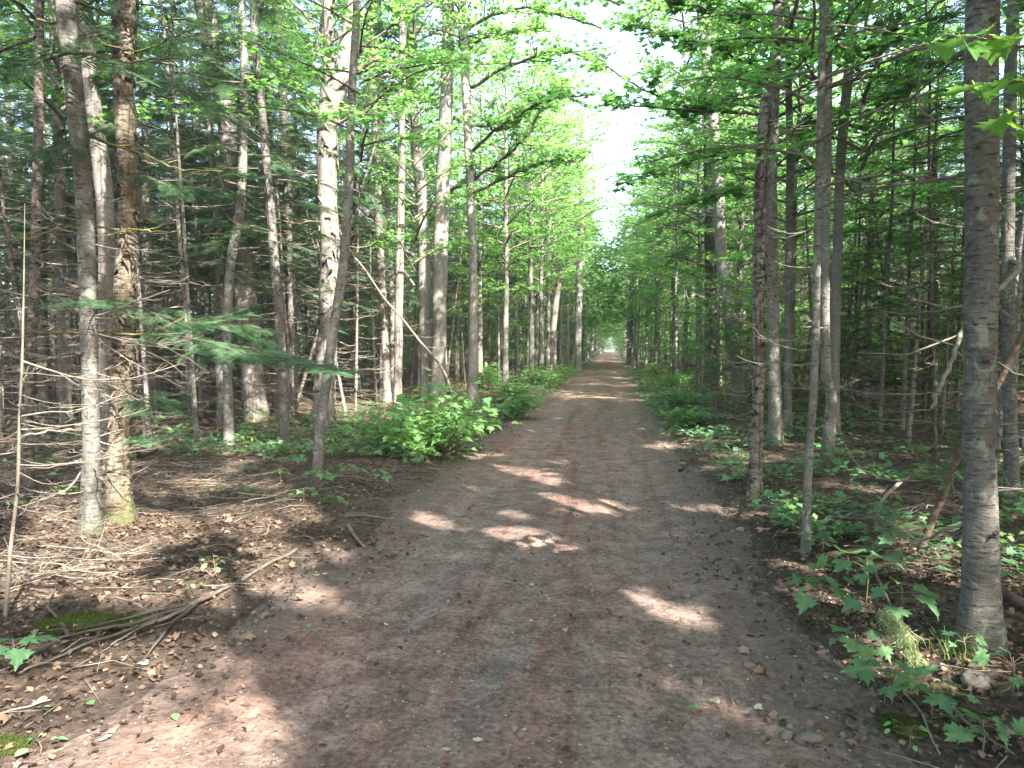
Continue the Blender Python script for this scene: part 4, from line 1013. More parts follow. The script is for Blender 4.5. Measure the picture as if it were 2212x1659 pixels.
far_mass("far_green_wood", "hazy green leafy wood closing over the far end of the track", sp, 'far_leaf', 'aspen_bark', 850, .30, .5, 2.6, (9, 15))
sp = []
for i in range(210):
    s = 1 if i % 2 else -1
    y = rnd(6, 95); x = s * rnd(23, 36) if y < 55 else s * rnd(9, 26)
    sp.append((x, y))
far_mass("far_conifer_wood", "dark mass of conifers deep in the wood behind the trunks", sp, 'needle', 'dark', 460, .66, .1, 2.6, (9, 14))

# ------------------------------------------------------------------ ground cover
def seedling_parts(h, n, size):
    """leaf places of a small maple: position, direction, scale"""
    out = []
    for j in range(n):
        a = j * 2.4 + rnd(-.5, .5); q = (j + .5) / n
        r = .03 + h * .75 * q ** .6 * rnd(.5, 1.1); z = h * (1.02 - .35 * q * rnd(.3, 1.2))
        out.append((np.array([r * math.cos(a), r * math.sin(a), z]), a, size * rnd(.5, 1.15)))
    return out

def seedling(base, h, n, size, label, group, name="maple_seedling", leafs=LEAFS, cat="seedling", lean=(0, 0)):
    t = thing(name, label, cat, base, group)
    mb = MB(); L = seedling_parts(h, n, size)
    tube(mb, np.array([[0, 0, -.03], [.01, 0, h * .5], [0, 0, h * 1.02]]), [.004, .003, .002], 5)
    for p, a, s in L:
        q = np.array([0, 0, p[2] * .72 + .02]); tube(mb, np.stack([q, q + (p - q) * .6 + [0, 0, .015], p]), [.0017, .0014, .001], 3)
    link("stem", mb.mesh("stem", M['stem']), t)
    for p, a, s in L:
        o = link("leaf", leafs[int(rnd(0, len(leafs)))], t, p)
        o.rotation_euler = (rnd(-.45, .45), rnd(-.1, .65), a + rnd(-.4, .4)); o.scale = (s, s, s)
    return t

near_seedlings = [
    (1765, 1345, .24, 12, .125, "broad leaved maple seedling lit at one edge, nearest the road on the right verge"), (1870, 1305, .28, 9, .115, "maple seedling behind the broad leaved one, right verge"),
    (1945, 1370, .25, 10, .125, "maple seedling with large dark green leaves above the pale lichen clump"), (1850, 1445, .17, 8, .125, "low maple seedling with wide leaves left of the pale lichen clump"),
    (1925, 1520, .15, 9, .12, "maple seedling spreading over the bank just below the pale lichen clump"), (2010, 1545, .15, 7, .11, "small maple seedling below the foot of the big grey fir"),
    (2120, 1625, .12, 8, .10, "maple seedling in the bottom right corner of the photo"), (2185, 1500, .16, 8, .085, "seedling right of the foot of the big grey fir"), (2080, 1430, .12, 5, .07, "tiny seedling touching the foot of the big grey fir"),
    (1830, 1255, .16, 6, .10, "light green seedling beside fallen twigs on the right verge"), (2200, 1310, .18, 7, .09, "seedling at the right edge behind the big grey fir"),
    (1672, 1140, .22, 11, .10, "maple seedling just left of the slender verge sapling's foot"), (1725, 1165, .2, 9, .10, "maple seedling touching the slender verge sapling's foot"), (1640, 1105, .2, 9, .09, "maple seedling at the foot of the snapped flaky trunk"),
    (1775, 1200, .13, 6, .10, "small maple seedling right of the slender verge sapling"), (1590, 1050, .22, 9, .09, "seedling on the verge left of the snapped flaky trunk"), (1545, 985, .22, 9, .09, "seedling at the road edge, further up the right verge"),
    (30, 1450, .15, 8, .10, "maple seedling with broad leaves beside the moss at the left edge"),
    (690, 1060, .2, 9, .10, "maple seedling at the foot of the leaning maple"), (640, 1015, .18, 8, .10, "maple seedling left of the leaning maple"), (745, 1045, .2, 9, .10, "maple seedling right of the leaning maple"),
    (790, 1010, .24, 9, .10, "seedling between the leaning maple and the roadside leafy bush"), (830, 1050, .18, 8, .09, "seedling in front of the roadside leafy bush, left side"), (900, 1020, .2, 8, .09, "seedling in front of the roadside leafy bush, right side"),
    (605, 1045, .16, 7, .09, "leftmost maple seedling of the patch near the leaning maple"), (735, 1095, .13, 6, .08, "lowest maple seedling of the patch near the leaning maple"), (655, 1085, .13, 6, .08, "seedling on twigs below the leaning maple's foot")]
for u, v_, hh, n, s, lab in near_seedlings:
    seedling(on_ground(u, v_), hh, n, s, lab, "maple seedlings on the verges")
seedling(on_ground(462, 1250), .13, 10, .05, "small upright plant with oval leaves alone on the brown litter", None, "oval_leaved_plant", [LEAFO], "plant")
seedling(on_ground(405, 1283), .07, 5, .05, "low plant with three oval leaves beside the fallen branch", None, "oval_leaved_plant", [LEAFO], "plant")
seedling(on_ground(85, 1628), .05, 5, .05, "cluster of round bright leaves at the bottom left corner", None, "round_leaved_plant", [LEAFO], "plant")
seedling(on_ground(1960, 1625), .10, 9, .035, "thin plant with small pale leaves on the right bank bottom", None, "small_leaved_plant", [LEAFO], "plant")
seedling(on_ground(2060, 1600), .10, 9, .05, "round leaved weed among twigs near the bottom right corner", None, "round_leaved_plant", [LEAFSO], "plant")

def bush(base, R, hh, n, size, label, parts, leafm='bush', group=None, nstem=9, fill=0):
    t = thing("leafy_bush", label, "bush", base, group)
    stems = []
    for i in range(nstem):
        a = rnd(0, 6.283); r = R * math.sqrt(rnd(.03, .85)); z = hh * rnd(.7, 1.05) * (1 - .5 * (r / R) ** 2)
        p1 = np.array([r * math.cos(a), r * math.sin(a) * .8, z])
        mb = MB(); P = spline(np.array([[rnd(-.1, .1), rnd(-.1, .1), -.04], p1 * [.5, .5, .55], p1]), 4)
        tube(mb, P, np.linspace(.009, .003, len(P)), 5)
        link("stem", mb.mesh("stem", M['stem'], True), t); stems.append(P)
    pos = []; out = []
    for i in range(n):
        P = stems[i % nstem]; q = P[int(rnd(.35, 1) * (len(P) - 1))]
        a = rnd(0, 6.283); r = rnd(.03, .34) * R
        p = q + [r * math.cos(a), r * math.sin(a), rnd(-.12, .1) * hh]
        p[2] = max(p[2], .05); pos.append(p); out.append(a)
    if parts:
        for p, a in zip(pos, out):
            o = link("leaf", LEAFB[int(rnd(0, 6))], t, p); o.rotation_euler = (rnd(-.45, .45), rnd(-.1, .6), a); s = size * rnd(.7, 1.15); o.scale = (s, s, s)
    else:
        pass
    if not parts or fill:
        if parts:
            pos = []; out = []
            for i in range(fill):
                P = stems[i % nstem]; q = P[int(rnd(.35, 1) * (len(P) - 1))]; a = rnd(0, 6.283); r = rnd(.03, .4) * R
                pos.append(np.maximum(q + [r * math.cos(a), r * math.sin(a), rnd(-.2, .1) * hh], [-9, -9, .05])); out.append(a)
        lm = MB(); a = np.array(out)
        add_copies(lm, make_leaves(np.array(pos), np.stack([np.cos(a), np.sin(a), 0 * a], -1), MAPLE2_V, MAPLE2_F, size, .3), MAPLE2_F)
        o = link("foliage", lm.mesh("foliage", M[leafm]), t); o["kind"] = "stuff"
    return t
bush(on_ground(955, 985), 1.2, 1.25, 290, .125, "wide leafy maple bush bulging over the left road edge", True, nstem=18, fill=300)
bush(on_ground(850, 985), .65, .8, 150, .115, "lower leafy bush joined to the left of the wide roadside bush", True, nstem=8, fill=160)
for u, v_, R, hh, n, lab in [(1110, 868, 1.0, .9, 420, "leafy bush on the left verge right behind the wide roadside bush"), (1160, 835, 1.2, .9, 500, "leafy bush on the left verge below the distant leaning birch"), (1215, 815, 1.2, .8, 460, "leafy bush at the left road edge, farthest along"), (1060, 840, 1.1, 1.0, 420, "leafy bush by the foot of the straight clean aspen"),
                              (1470, 872, .8, .5, 300, "low leafy bush on the right verge, farther one of two"), (1500, 920, .7, .45, 280, "low leafy bush on the right verge, nearer one of two"), (1120, 905, .8, .7, 320, "small leafy bush at the left road edge between the wide bush and the farther ones"),
                              (1250, 800, 1.2, .9, 420, "leafy bush below the distant straight aspen"), (1425, 810, 1.1, .7, 380, "leafy bush far along the right road edge"), (1455, 835, 1.0, .6, 360, "leafy bush on the right road edge below the dark verge spruce")]:
    bush(on_ground(u, v_), R, hh, n, .115, lab, False, nstem=8)

# many small plants that nobody could count
lm = MB(); sm = MB(); pos = []; out = []; hpos = []; hout = []
cnt = 0
while cnt < 3300:
    side = rnd(0, 1)
    if side < .45: y = 4.6 + 44 * rnd(0, 1) ** 1.7; x = (1.3 - .38 * float(sstep(6, 13, y))) + 3.8 * rnd(0, 1) ** 1.4 if rnd(0, 1) < .75 else rnd(5, 11)
    elif side < .85: y = 8.6 + 42 * rnd(0, 1) ** 1.6; x = -(2.45 - .5 * float(sstep(9, 15, y))) - 3.6 * rnd(0, 1) ** 1.4 if rnd(0, 1) < .75 else -rnd(6, 13)
    else: x = -rnd(3.2, 12); y = rnd(5, 12)
    if rnd(0, 1) > .5 + 1.1 * float(wob(x, y, 2.2, 77)): continue
    if side >= .85 and rnd(0, 1) > .25: continue
    z = float(ground_z(x, y)); hh = rnd(.08, .28); cnt += 1
    if rnd(0, 1) < .38:
        for p, a, s in seedling_parts(hh * .8, int(rnd(6, 16)), 1.0):
            hpos.append(np.array([x, y, z]) + p * [.7, .7, 1]); hout.append((math.cos(a), math.sin(a), rnd(-.3, .5)))
        continue
    for p, a, s in seedling_parts(hh, int(rnd(4, 10)), 1.0):
        pos.append(np.array([x, y, z]) + p); out.append((math.cos(a), math.sin(a), -.1))
pos = np.array(pos); out = np.array(out); nr = pos[:, 1] < 17
add_copies(lm, make_leaves(pos[nr], out[nr], MAPLE2_V, MAPLE2_F, .095, .28), MAPLE2_F)
add_copies(lm, make_leaves(pos[~nr], out[~nr], SIMPLE_V, SIMPLE_F, .115, .28), SIMPLE_F)
stuff("undergrowth", lm.mesh("undergrowth", M['shade_maple']), "low green seedlings covering the verges under the trees", "undergrowth")
lm = MB(); add_copies(lm, make_leaves(np.array(hpos), np.array(hout), SIMPLE_V, SIMPLE_F, .06, .45), SIMPLE_F)
stuff("herb_cover", lm.mesh("herb_cover", M['herb']), "small leaved pale herbs and yellowing weeds between the seedlings", "undergrowth")

# dead leaves
n = 66000
x = rnd(-9, 7, n); y = 1.2 + 13 * rnd(0, 1, n) ** 1.6
d = np.abs(x - ROADX) + .25 * wob(x, y, 1.8, 11)
keep = (rnd(0, 1, n) < np.clip((d - 1.05) / .8, .022, 1)) & (rnd(0, 1, n) < .65 + .5 * wob(x, y, 1.5, 41))
x = x[keep]; y = y[keep]; n = len(x)
pos = np.stack([x, y, surf_z(x, y) + .004 + rnd(0, .016, n)], -1)
a = rnd(0, 6.283, n)
lm = MB()
ins = scatter(SIMPLE_V * [1, 1, 2.2], pos, frames(np.stack([np.cos(a), np.sin(a), rg.normal(0, .22, n)], -1), norm(np.array([0, 0, 1.]) + rg.normal(0, .3, (n, 3)))), rnd(.018, .055, n))
nr = y < 3.9
add_copies(lm, ins[~nr], SIMPLE_F)
k = int(nr.sum())
CURL = OVAL_V * [1, 1.15, 1] + np.stack([0 * OVAL_V[:, 0], 0 * OVAL_V[:, 0], .5 * (OVAL_V[:, 0] - .5) ** 2 - .7 * OVAL_V[:, 1] ** 2 + .25 * OVAL_V[:, 0] * OVAL_V[:, 1]], -1)
ins2 = scatter(CURL, pos[nr], frames(np.stack([np.cos(a[nr]), np.sin(a[nr]), rg.normal(0, .25, k)], -1), norm(np.array([0, 0, 1.]) * rg.choice([-1, 1], k)[:, None] + rg.normal(0, .35, (k, 3)))), rnd(.014, .042, k))
add_copies(lm, ins2, OVAL_F)
k = 15000; x2 = rnd(-5.5, 4.5, k); y2 = 1.4 + 4.2 * rnd(0, 1, k) ** 1.2
d2_ = np.abs(x2 - ROADX) + .25 * wob(x2, y2, 1.8, 11); kp = rnd(0, 1, k) < np.clip((d2_ - 1.0) / .9, .03, 1)
x2 = x2[kp]; y2 = y2[kp]; k = len(x2); a2 = rnd(0, 6.283, k)
CM = MAPLE2_V * [1, 1, 1] + np.stack([0 * MAPLE2_V[:, 0], 0 * MAPLE2_V[:, 0], .9 * (MAPLE2_V[:, 0] - .5) ** 2 + .6 * MAPLE2_V[:, 1] ** 2 - .2], -1)
p2 = np.stack([x2, y2, surf_z(x2, y2) + .006 + rnd(0, .02, k)], -1)
half = np.arange(k) < k // 3
R2_ = frames(np.stack([np.cos(a2), np.sin(a2), rg.normal(0, .35, k)], -1), norm(np.array([0, 0, 1.]) * rg.choice([-1, 1], k)[:, None] + rg.normal(0, .5, (k, 3))))
s2_ = rnd(.014, .05, k)
add_copies(lm, scatter(CM, p2[half], R2_[half], s2_[half] * 1.25), MAPLE2_F)
add_copies(lm, scatter(SIMPLE_V * [1, .8, 2.6], p2[~half], R2_[~half], s2_[~half]), SIMPLE_F)
stuff("leaf_litter", lm.mesh("leaf_litter", M['litter']), "brown dead leaves strewn over the forest floor and road edges", "leaf litter")

# small dead twigs lying about
mb = MB()
for i in range(1900):
    if i % 3: x = -rnd(2.3, 8.5); y = rnd(2.0, 11)
    else: x = rnd(1.2, 6.5); y = rnd(2.2, 10)
    L = rnd(.06, .42); a = rnd(0, 6.283) if rnd(0, 1) < .75 else rg.normal(.35, .5); z = float(surf_z(x, y))
    e = np.array([math.cos(a), math.sin(a), 0]); q = np.array([x, y, z + .012]); k_ = np.array([-e[1], e[0], 0]) * rnd(-.12, .12) * L
    P = np.stack([q, q + e * L * .5 + k_ + [0, 0, rnd(0, .03)], q + e * L + [0, 0, rnd(-.01, .03)]])
    P[1:, 2] += surf_z(P[1:, 0], P[1:, 1]) - z
    tube(mb, P, np.array([1, .8, .4]) * rnd(.0012, .0042), 3)
stuff("twig_litter", mb.mesh("twig_litter", M['twig']), "small dead twigs and needles scattered over the litter", "twigs")

# grit on the track
ICO_V = np.array([(0, 0, 1), (.9, 0, .35), (.28, .85, .4), (-.72, .53, .3), (-.72, -.53, .4), (.28, -.85, .3), (0, 0, -.7)], float)
ICO_F = np.array([(0, 1, 2), (0, 2, 3), (0, 3, 4), (0, 4, 5), (0, 5, 1), (6, 2, 1), (6, 3, 2), (6, 4, 3), (6, 5, 4), (6, 1, 5)])
n = 7500
x = ROADX + rg.normal(0, 1.1, n); y = 1.3 + 12 * rnd(0, 1, n) ** 2.0
edge = rnd(0, 1, n) < .3; x = np.where(edge, rnd(.9, 2.1, n), x)
s = rnd(.0025, .010, n) * (1 + (rnd(0, 1, n) < .08) * rnd(0, 1.6, n))
a = rnd(0, 6.283, n)
pos = np.stack([x, y, surf_z(x, y) + s * .1], -1)
lm = MB(); add_copies(lm, scatter(ICO_V * [1.25, 1, .7], pos, frames(np.stack([np.cos(a), np.sin(a), 0 * a], -1), norm(np.array([0, 0, 1.]) + rg.normal(0, .3, (n, 3)))), s), ICO_F)
stuff("gravel", lm.mesh("gravel", M['grit']), "small grit and pebbles bedded in the dirt track", "gravel")

# ------------------------------------------------------------------ stones one can pick out
def stone_mesh():
    mb = MB(); nu, nv = 9, 6; V = []
    ph = rnd(0, 6, 6)
    for i in range(nv + 1):
        th = math.pi * i / nv
        for j in range(nu):
            p_ = 2 * math.pi * j / nu
            r = 1 + .13 * math.sin(2 * p_ + ph[0] + th) + .12 * math.sin(3 * p_ + ph[1] - 2 * th) + .09 * math.sin(3 * th + ph[2]) + rg.normal(0, .035)
            V.append((r * math.sin(th) * math.cos(p_) * 1.3, r * math.sin(th) * math.sin(p_), r * math.cos(th) * .7))
    F = [(i * nu + j, (i + 1) * nu + j, (i + 1) * nu + (j + 1) % nu, i * nu + (j + 1) % nu) for i in range(nv) for j in range(nu)]
    return mb.add(V, F).mesh("stone", M['stone'], True)
STONES = [stone_mesh() for _ in range(6)]
for u, v_, s, lab in [(895, 2300 * 0, 0, 0)] * 0 + [
        (900, 1510, .042, "long pale stone in the middle of the track, nearest the camera"), (1360, 1182, .034, "rounded stone right of the middle of the track"), (1200, 1193, .03, "pale stone on the middle of the track, upper of two"), (1230, 1223, .026, "flat stone on the middle of the track, lower of two"),
        (1483, 1290, .034, "egg shaped stone on the right wheel track beside a sunlit patch"), (1507, 1476, .032, "tan rounded stone in a sunlit patch on the right of the track"), (1348, 1374, .034, "pinkish stone lying right of the track's middle"), (1745, 1600, .05, "large grey stone at the foot of the right bank, bottom of the photo"),
        (1700, 1592, .034, "stone left of the large grey one at the foot of the right bank"), (1600, 1146, .04, "tan rounded stone on the right bank near the verge plants"), (1475, 1005, .055, "dark stone at the right road edge near a broken stick"), (1580, 1150, .03, "grey stone on the right bank, left of the tan one"),
        (800, 1215, .022, "orange stone on the left road edge, near two white pebbles"), (1110, 1575, .022, "small round stone low on the track, left of middle"), (1190, 1450, .02, "small stone on the track above the long pale one"), (1840, 1460, .034, "reddish stone among leaves on the right bank"),
        (2110, 1480, .07, "mossy grey stone at the foot of the big grey fir"), (705, 1190, .025, "rounded stone on the left edge below the seedlings"), (1440, 1430, .024, "brown stone right of the middle, above the tan one"), (1415, 1445, .02, "little stone beside the brown one on the track"),
        (1620, 1440, .03, "grey stone on the lower right wheel track"), (1665, 1460, .03, "half buried stone on the right bank bottom"), (1655, 1510, .026, "pale pebble at the right edge of a sunlit patch"), (1520, 1250, .026, "stone on the right wheel track above the egg shaped one"), (1590, 1210, .026, "stone among dark litter on the right bank"),
        (1555, 1128, .026, "small stone at the top of the right bank"), (1440, 967, .05, "brown stone in the sunlit streak at the right road edge"), (1545, 1480, .016, "pebble beside the tan stone in the sunlit patch"), (1060, 1450, .016, "pebble right of the long pale stone")]:
    o = link("stone", STONES[int(rnd(0, 6))], None, on_ground(u, v_) + [0, 0, s * .22]); o.scale = (s * .8, s * .8, s * .8); o.rotation_euler = (rnd(-.2, .2), rnd(-.2, .2), rnd(0, 6.28))
    tag(o, lab, "stone", "stones on the track")

# green and pale leaves that fell on the ground
FALL = [MB().add(v_, f_).mesh("fallen_leaf", M['oval']) for v_, f_ in ((OVAL_V, OVAL_F), (MAPLE_V, MAPLE_F))]
PALE = MB().add(MAPLE_V, MAPLE_F).mesh("fallen_leaf", simple_noise("pale_dry_leaf", (.34, .31, .25), (.48, .44, .36), 6))
for u, v_, me, s, lab in [(378, 1547, FALL[0], .055, "oval green leaf lying alone on the sunlit dirt"), (190, 1522, FALL[0], .05, "yellow green leaf lying on litter near the left edge"), (95, 1533, FALL[0], .03, "small green leaf on litter above the round leaf cluster"), (1255, 1302, FALL[1], .03, "tiny green leaf on the middle of the track"),
                          (1200, 1332, FALL[0], .035, "blue green leaf on the track beside a round stone"), (1068, 1488, FALL[1], .035, "green leaf on the track right of the long pale stone"), (1508, 1535, FALL[1], .05, "grey green leaf below the tan stone on the track"), (1620, 1227, FALL[0], .035, "green leaf on the right bank near grass"),
                          (1595, 1220, FALL[0], .025, "small leaf on the right bank, left of the green one"), (1030, 1608, PALE, .035, "white star shaped dry leaf at the bottom middle"), (963, 1628, PALE, .03, "pale yellow dry leaf left of the white star shaped one"), (1540, 1515, PALE, .045, "white curled dry leaf in the sunlit patch"), (1632, 1530, PALE, .04, "yellowish dry leaf at the end of the sunlit patch"),
                          (686, 1247, PALE, .04, "white dry leaf on the left road edge, first of two"), (703, 1242, PALE, .035, "white dry leaf on the left road edge, second of two"), (596, 1318, FALL[0], .035, "green leaf on dark mud below the fallen branch tip"), (582, 1303, PALE, .03, "pale leaf on dark mud above a green leaf"), (777, 1336, FALL[1], .03, "green leaf on the left wheel track"),
                          (830, 1353, PALE, .03, "pale leaf on the left wheel track beside a stone"), (665, 1352, FALL[0], .045, "grey green leaf on mud, lower left of the track"), (1152, 1267, PALE, .03, "pale leaf on the left middle of the track"), (1176, 1147, PALE, .035, "small pale leaf on the upper middle of the track"), (320, 1437, PALE, .05, "pale dry leaf in litter under the fallen branch"),
                          (225, 1605, PALE, .05, "whitish dry leaf in the bright patch, bottom left")]:
    o = link("fallen_leaf", me, None, on_ground(u, v_) + [0, 0, .014]); o.scale = (s, s, s); o.rotation_euler = (rnd(-.25, .25), rnd(-.2, .2), rnd(0, 6.28))
    tag(o, lab, "leaf", "leaves fallen on the ground")

# ------------------------------------------------------------------ fallen branches and sticks
def stick(name, label, pl, w0, w1, m='twig', sub=(), lift=.015, cat="branch", group=None):
    P0 = [on_ground(u, v_) for u, v_ in pl]
    def path(q): 
        P = spline(np.array(q), 5); P[:, 2] = surf_z(P[:, 0], P[:, 1]) + lift + rnd(0, .006, len(P)); return P
    P = path(P0); B = P[0].copy(); dz = (B - CAM) @ _F
    t = thing(name, label, cat, B, group)
    mb = MB(); tube(mb, P - B, np.linspace(w0, w1, len(P)) * S_ * .5 * dz / FPX, 7)
    link("stem", mb.mesh("stem", M[m], True), t)
    for sp_, w in sub:
        Q = path([on_ground(u, v_) for u, v_ in sp_]); Q[:, 2] += .012
        mb = MB(); tube(mb, Q - B, np.linspace(w, max(1.2, w * .3), len(Q)) * S_ * .5 * dz / FPX, 5)
        link("side_branch", mb.mesh("side_branch", M[m], True), t)
    return t
stick("fallen_branch", "long grey forked fallen branch lying across the litter towards the track, lower left", [(640, 1192), (560, 1235), (480, 1280), (420, 1308), (330, 1345), (240, 1380), (140, 1420), (40, 1462)], 8, 3, 'twig_dark',
      sub=[([(470, 1290), (380, 1330), (270, 1362), (150, 1385), (80, 1420)], 7), ([(440, 1303), (360, 1345), (300, 1370), (240, 1405)], 8), ([(425, 1312), (370, 1360), (340, 1400), (310, 1440)], 8), ([(400, 1318), (300, 1340), (200, 1365), (100, 1375)], 5), ([(150, 1385), (120, 1340), (105, 1320), (125, 1270)], 7)])
stick("fallen_stick", "short crooked stick on the left road edge below the seedlings", [(752, 1140), (765, 1160), (788, 1186)], 8, 6)
stick("fallen_stick", "thin stick lying flat on the left road edge above the crooked one", [(745, 1120), (790, 1118), (850, 1123)], 4, 3)
stick("fallen_stick", "broken dark stick at the right road edge near the stones", [(1468, 1020), (1482, 1008), (1494, 990)], 7, 5, 'log')
stick("fallen_stick", "thin stick pointing at the tan stone on the right of the track", [(1548, 1470), (1572, 1500), (1586, 1532)], 4, 3)
stick("fallen_stick", "thin dark stick beside the one pointing at the tan stone", [(1570, 1480), (1580, 1510), (1586, 1522)], 3, 2, 'twig_dark')
stick("fallen_stick", "dead stick slanting down the right bank to the bottom edge", [(1930, 1475), (1985, 1540), (2010, 1600), (2030, 1640)], 5, 3)
stick("fallen_stick", "grey stick lying by the seedlings under the big grey fir", [(2040, 1510), (2080, 1560), (2130, 1600), (2190, 1640)], 9, 4)
stick("fallen_branch", "thin dead branch arching over the right verge below the slender sapling", [(1895, 1180), (1880, 1220), (1905, 1290), (1925, 1330)], 7, 4, sub=[([(1892, 1245), (1930, 1240), (1990, 1250)], 6), ([(1880, 1220), (1850, 1260), (1830, 1290)], 3)], lift=.05)
stick("fallen_branch", "pale twisted branch on the right forest floor under the leaning rotten log", [(2000, 1020), (1960, 1050), (1905, 1100), (1890, 1150), (1910, 1175)], 8, 4, lift=.08)
stick("fallen_stick", "bottom left stick on the litter at the picture's left edge", [(0, 1550), (50, 1537), (110, 1520)], 5, 3)
stick("fallen_log", "short broken log end lying behind the shaggy tan birch", [(295, 990), (315, 985), (335, 975)], 18, 15, 'log', lift=.04, cat="log")
stick("fallen_log", "rotten dark log half hidden behind the foot of the big grey fir", [(2160, 1290), (2190, 1310), (2240, 1330)], 24, 20, 'log', lift=.04, cat="log")
stick("fallen_log", "rotten log lying along the right verge behind the seedlings", [(1760, 1215), (1850, 1200), (1930, 1190)], 16, 12, 'log', lift=.03, cat="log")
# heaps of dead brushwood: each stick a part
def brush(label, pts, nst, Ls, dirs, h):
    B = on_ground(*pts[0]); t = thing("brush_pile", label, "brush pile", B)
    for i in range(nst):
        c = on_ground(*pts[int(rnd(0, len(pts)))]) - B
        a = rg.choice(dirs) + rg.normal(0, .25); L = rnd(*Ls); e = np.array([math.cos(a), math.sin(a), 0])
        o = link("stick", POOL[int(rnd(0, len(POOL)))], t, c - e * L * .5 + [rnd(-.15, .15), rnd(-.12, .12), rnd(.02, h)])
        o.rotation_euler = (rnd(-1.2, 1.2), rnd(-.12, .12), a); o.scale = (L, L * .7, L * .35)
brush("heap of thin tan brushwood lying on the litter at the left edge", [(60, 1270), (150, 1255), (20, 1240), (230, 1215), (110, 1225), (180, 1275), (280, 1210)], 30, (.5, 1.1), [.1, .35, .7, 3.4, 2.6], .14)
brush("small heap of pale sunlit twigs on the litter right of the shaggy tan birch", [(420, 1010), (400, 985), (450, 1020), (390, 1030)], 22, (.3, .6), [.1, .5, 2.9, -.4], .16)
brush("tangle of dead twigs on the ground below the slim crooked stem", [(560, 1075), (520, 1060), (600, 1090), (480, 1050)], 24, (.4, .8), [.3, .9, 2.6], .14)
brush("twiggy brush on the right forest floor beneath the leaning rotten log", [(1900, 1170), (2000, 1130), (1850, 1080), (1950, 1230), (2040, 1260)], 34, (.4, .9), [.2, 2.4, -.5, 1.0], .22)

# ------------------------------------------------------------------ moss and lichen
def moss(u, v_, rx, ry, hh, label, rz):
    B = on_ground(u, v_); t = thing("moss_cushion", label, "moss", B); t.rotation_euler.z = rz
    n = 26; V = []; q = np.linspace(-1, 1, n); X, Y = np.meshgrid(q, q)
    r = np.sqrt(X ** 2 + Y ** 2) * (1 + .45 * wob(X, Y, 1.2, 91) + .3 * wob(X, Y, .45, 92)) * 1.2 + .25 * np.maximum(0, wob(X, Y, .3, 95))
    Z = hh * np.clip(1 - r ** 2, -.25, 1) + hh * .16 * wob(X, Y, .35, 93) + .006 * wob(X, Y, .12, 94)
    V = np.stack([X * rx, Y * ry, Z], -1).reshape(-1, 3); i = (np.arange(n - 1)[:, None] * n + np.arange(n - 1)[None]).ravel()
    link("cushion", MB().add(V, np.stack([i, i + 1, i + n + 1, i + n], -1)).mesh("cushion", M['moss'], True), t)
    idx = rg.integers(0, len(V), 2600); p = V[idx] + rg.normal(0, .012, (2600, 3)) * [1, 1, .1]; keep = p[:, 2] > -.005
    p = p[keep]; m_ = len(p); a = rnd(0, 6.283, m_)
    mb = MB(); add_copies(mb, scatter(SIMPLE_V * [1, .5, 1], p, frames(np.stack([np.cos(a) * .5, np.sin(a) * .5, rnd(.5, 1.2, m_)], -1), np.stack([np.cos(a + 1.6), np.sin(a + 1.6), 0 * a + .2], -1)), rnd(.008, .018, m_)), SIMPLE_F)
    o = link("moss_fuzz", mb.mesh("moss_fuzz", M['moss']), t); o["kind"] = "stuff"
moss(165, 1348, .30, .11, .045, "bright green moss cushion under the fallen forked branch, lower left", .45)
moss(10, 1612, .09, .05, .02, "small patch of moss at the bottom left corner", .2)
moss(1960, 1580, .12, .07, .03, "dull moss patch on the right bank under the maple seedlings", -.8)

B = on_ground(1985, 1432)
t = thing("lichen_clump", "pale green shaggy beard lichen clump drooping over the seedlings", "lichen", B)
P = px_path([(1905, 1325), (1935, 1350), (1955, 1385), (1975, 1425), (2000, 1455)], 3.45, 3.28) - B
mb = MB(); tube(mb, spline(P, 4), np.linspace(.004, .003, 17), 5); link("twig", mb.mesh("twig", M['twig'], True), t)
n = 5200; q = rnd(0, 1, n) ** .8; S2 = spline(P, 8); c = S2[(q * (len(S2) - 1)).astype(int)]
wd = .034 * np.sin(np.pi * np.clip(.12 + .86 * q, 0, 1)) ** .7 * (.45 + .9 * np.sin(8.5 * q + .6) ** 2)
pos = c + rg.normal(0, 1, (n, 3)) * wd[:, None] * .5
f = norm(norm(P[-1] - P[0])[None] * .35 + rg.normal(0, .7, (n, 3)) + [0, 0, -.2])
mb = MB(); add_copies(mb, scatter(SIMPLE_V * [1, .14, 1.6], pos, frames(f, norm(rg.normal(0, 1, (n, 3)) + [0, 0, .3])), rnd(.010, .026, n)), SIMPLE_F)
for i in range(150):
    q0 = S2[int(rnd(0, .85) * (len(S2) - 1))] + rg.normal(0, .02, 3); L = rnd(.04, .11); dd = norm(P[-1] - P[0]) * rnd(.2, 1) + rg.normal(0, .35, 3) + [0, 0, -.5]
    dd = norm(dd); tube(mb, np.stack([q0, q0 + dd * L * .5 + rg.normal(0, .012, 3), q0 + dd * L + [0, 0, -.02] + rg.normal(0, .012, 3)]), [.0012, .0011, .0005], 3)
o = link("strand_mass", mb.mesh("strand_mass", M['lichen']), t); o["kind"] = "stuff"

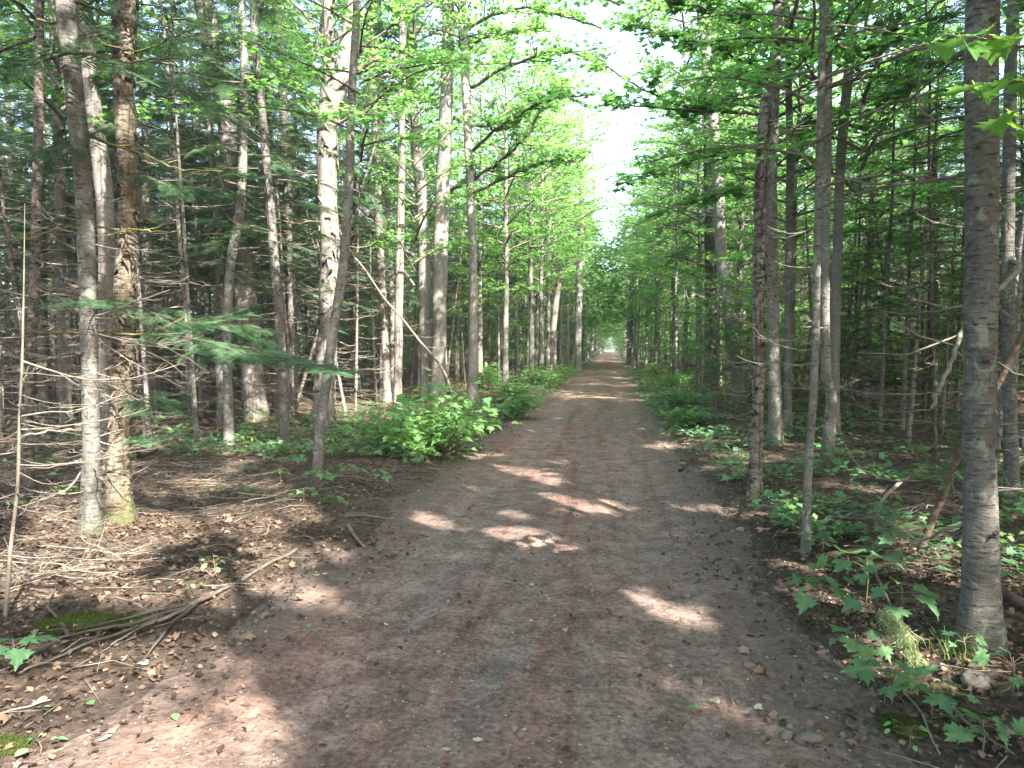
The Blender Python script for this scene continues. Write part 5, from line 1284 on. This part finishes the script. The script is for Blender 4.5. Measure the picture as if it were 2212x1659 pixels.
# grass tufts
for u, v_, n, hh, lab in [(2065, 1420, 60, .13, "grass tuft at the foot of the big grey fir"), (2040, 1510, 36, .09, "sparse yellow grass below the pale lichen clump"), (1010, 1058, 46, .07, "short grass tuft on the left road edge before the bush"), (870, 1095, 50, .07, "grass patch left of the sunlit streaks on the road edge"), (1665, 1180, 30, .07, "grass tuft on the right bank beside the seedlings"), (700, 1085, 40, .07, "grass among the seedlings below the leaning maple"), (1470, 880, 50, .12, "far grass tuft on the right verge")]:
    B = on_ground(u, v_); a = rnd(0, 6.283, n); r = .09 * np.sqrt(rnd(0, 1, n))
    pos = np.stack([r * np.cos(a), r * np.sin(a), 0 * a - .005], -1); a2 = rnd(0, 6.283, n)
    BL = np.array([(0, .02, 0), (.5, .018, .02), (1, 0, -.12), (.5, -.018, .02), (0, -.02, 0)], float); BF = np.array([(0, 4, 3), (0, 3, 1), (1, 3, 2)])
    mb = MB(); add_copies(mb, scatter(BL, pos, frames(np.stack([np.cos(a2) * .5, np.sin(a2) * .5, rnd(.5, 1.4, n)], -1), np.stack([-np.cos(a2), -np.sin(a2), 0 * a2 + .3], -1)), hh * rnd(.5, 1.2, n)), BF)
    tag(link("grass_tuft", mb.mesh("grass_tuft", M['grass']), None, B), lab, "grass", None)

# ------------------------------------------------------------------ thin summer haze in the air
mh = bpy.data.materials.new("haze"); mh.use_nodes = True
nt = mh.node_tree; nt.nodes.remove(nt.nodes["Principled BSDF"])
pv = N(nt, "ShaderNodeVolumePrincipled"); pv.inputs["Color"].default_value = (.80, .92, .95, 1); pv.inputs["Density"].default_value = .0010; pv.inputs["Anisotropy"].default_value = .2
nt.links.new(pv.outputs[0], nt.nodes["Material Output"].inputs["Volume"])
hv = np.array([(x, y, z) for z in (-4, 30) for y in (-70, 400) for x in (-300, 300)], float)
hm = MB().add(hv, [(0, 2, 3, 1), (4, 5, 7, 6), (0, 1, 5, 4), (2, 6, 7, 3), (0, 4, 6, 2), (1, 3, 7, 5)]).mesh("haze", mh)
stuff("haze", hm, "thin pale haze hanging in the wood and over the track", "haze")
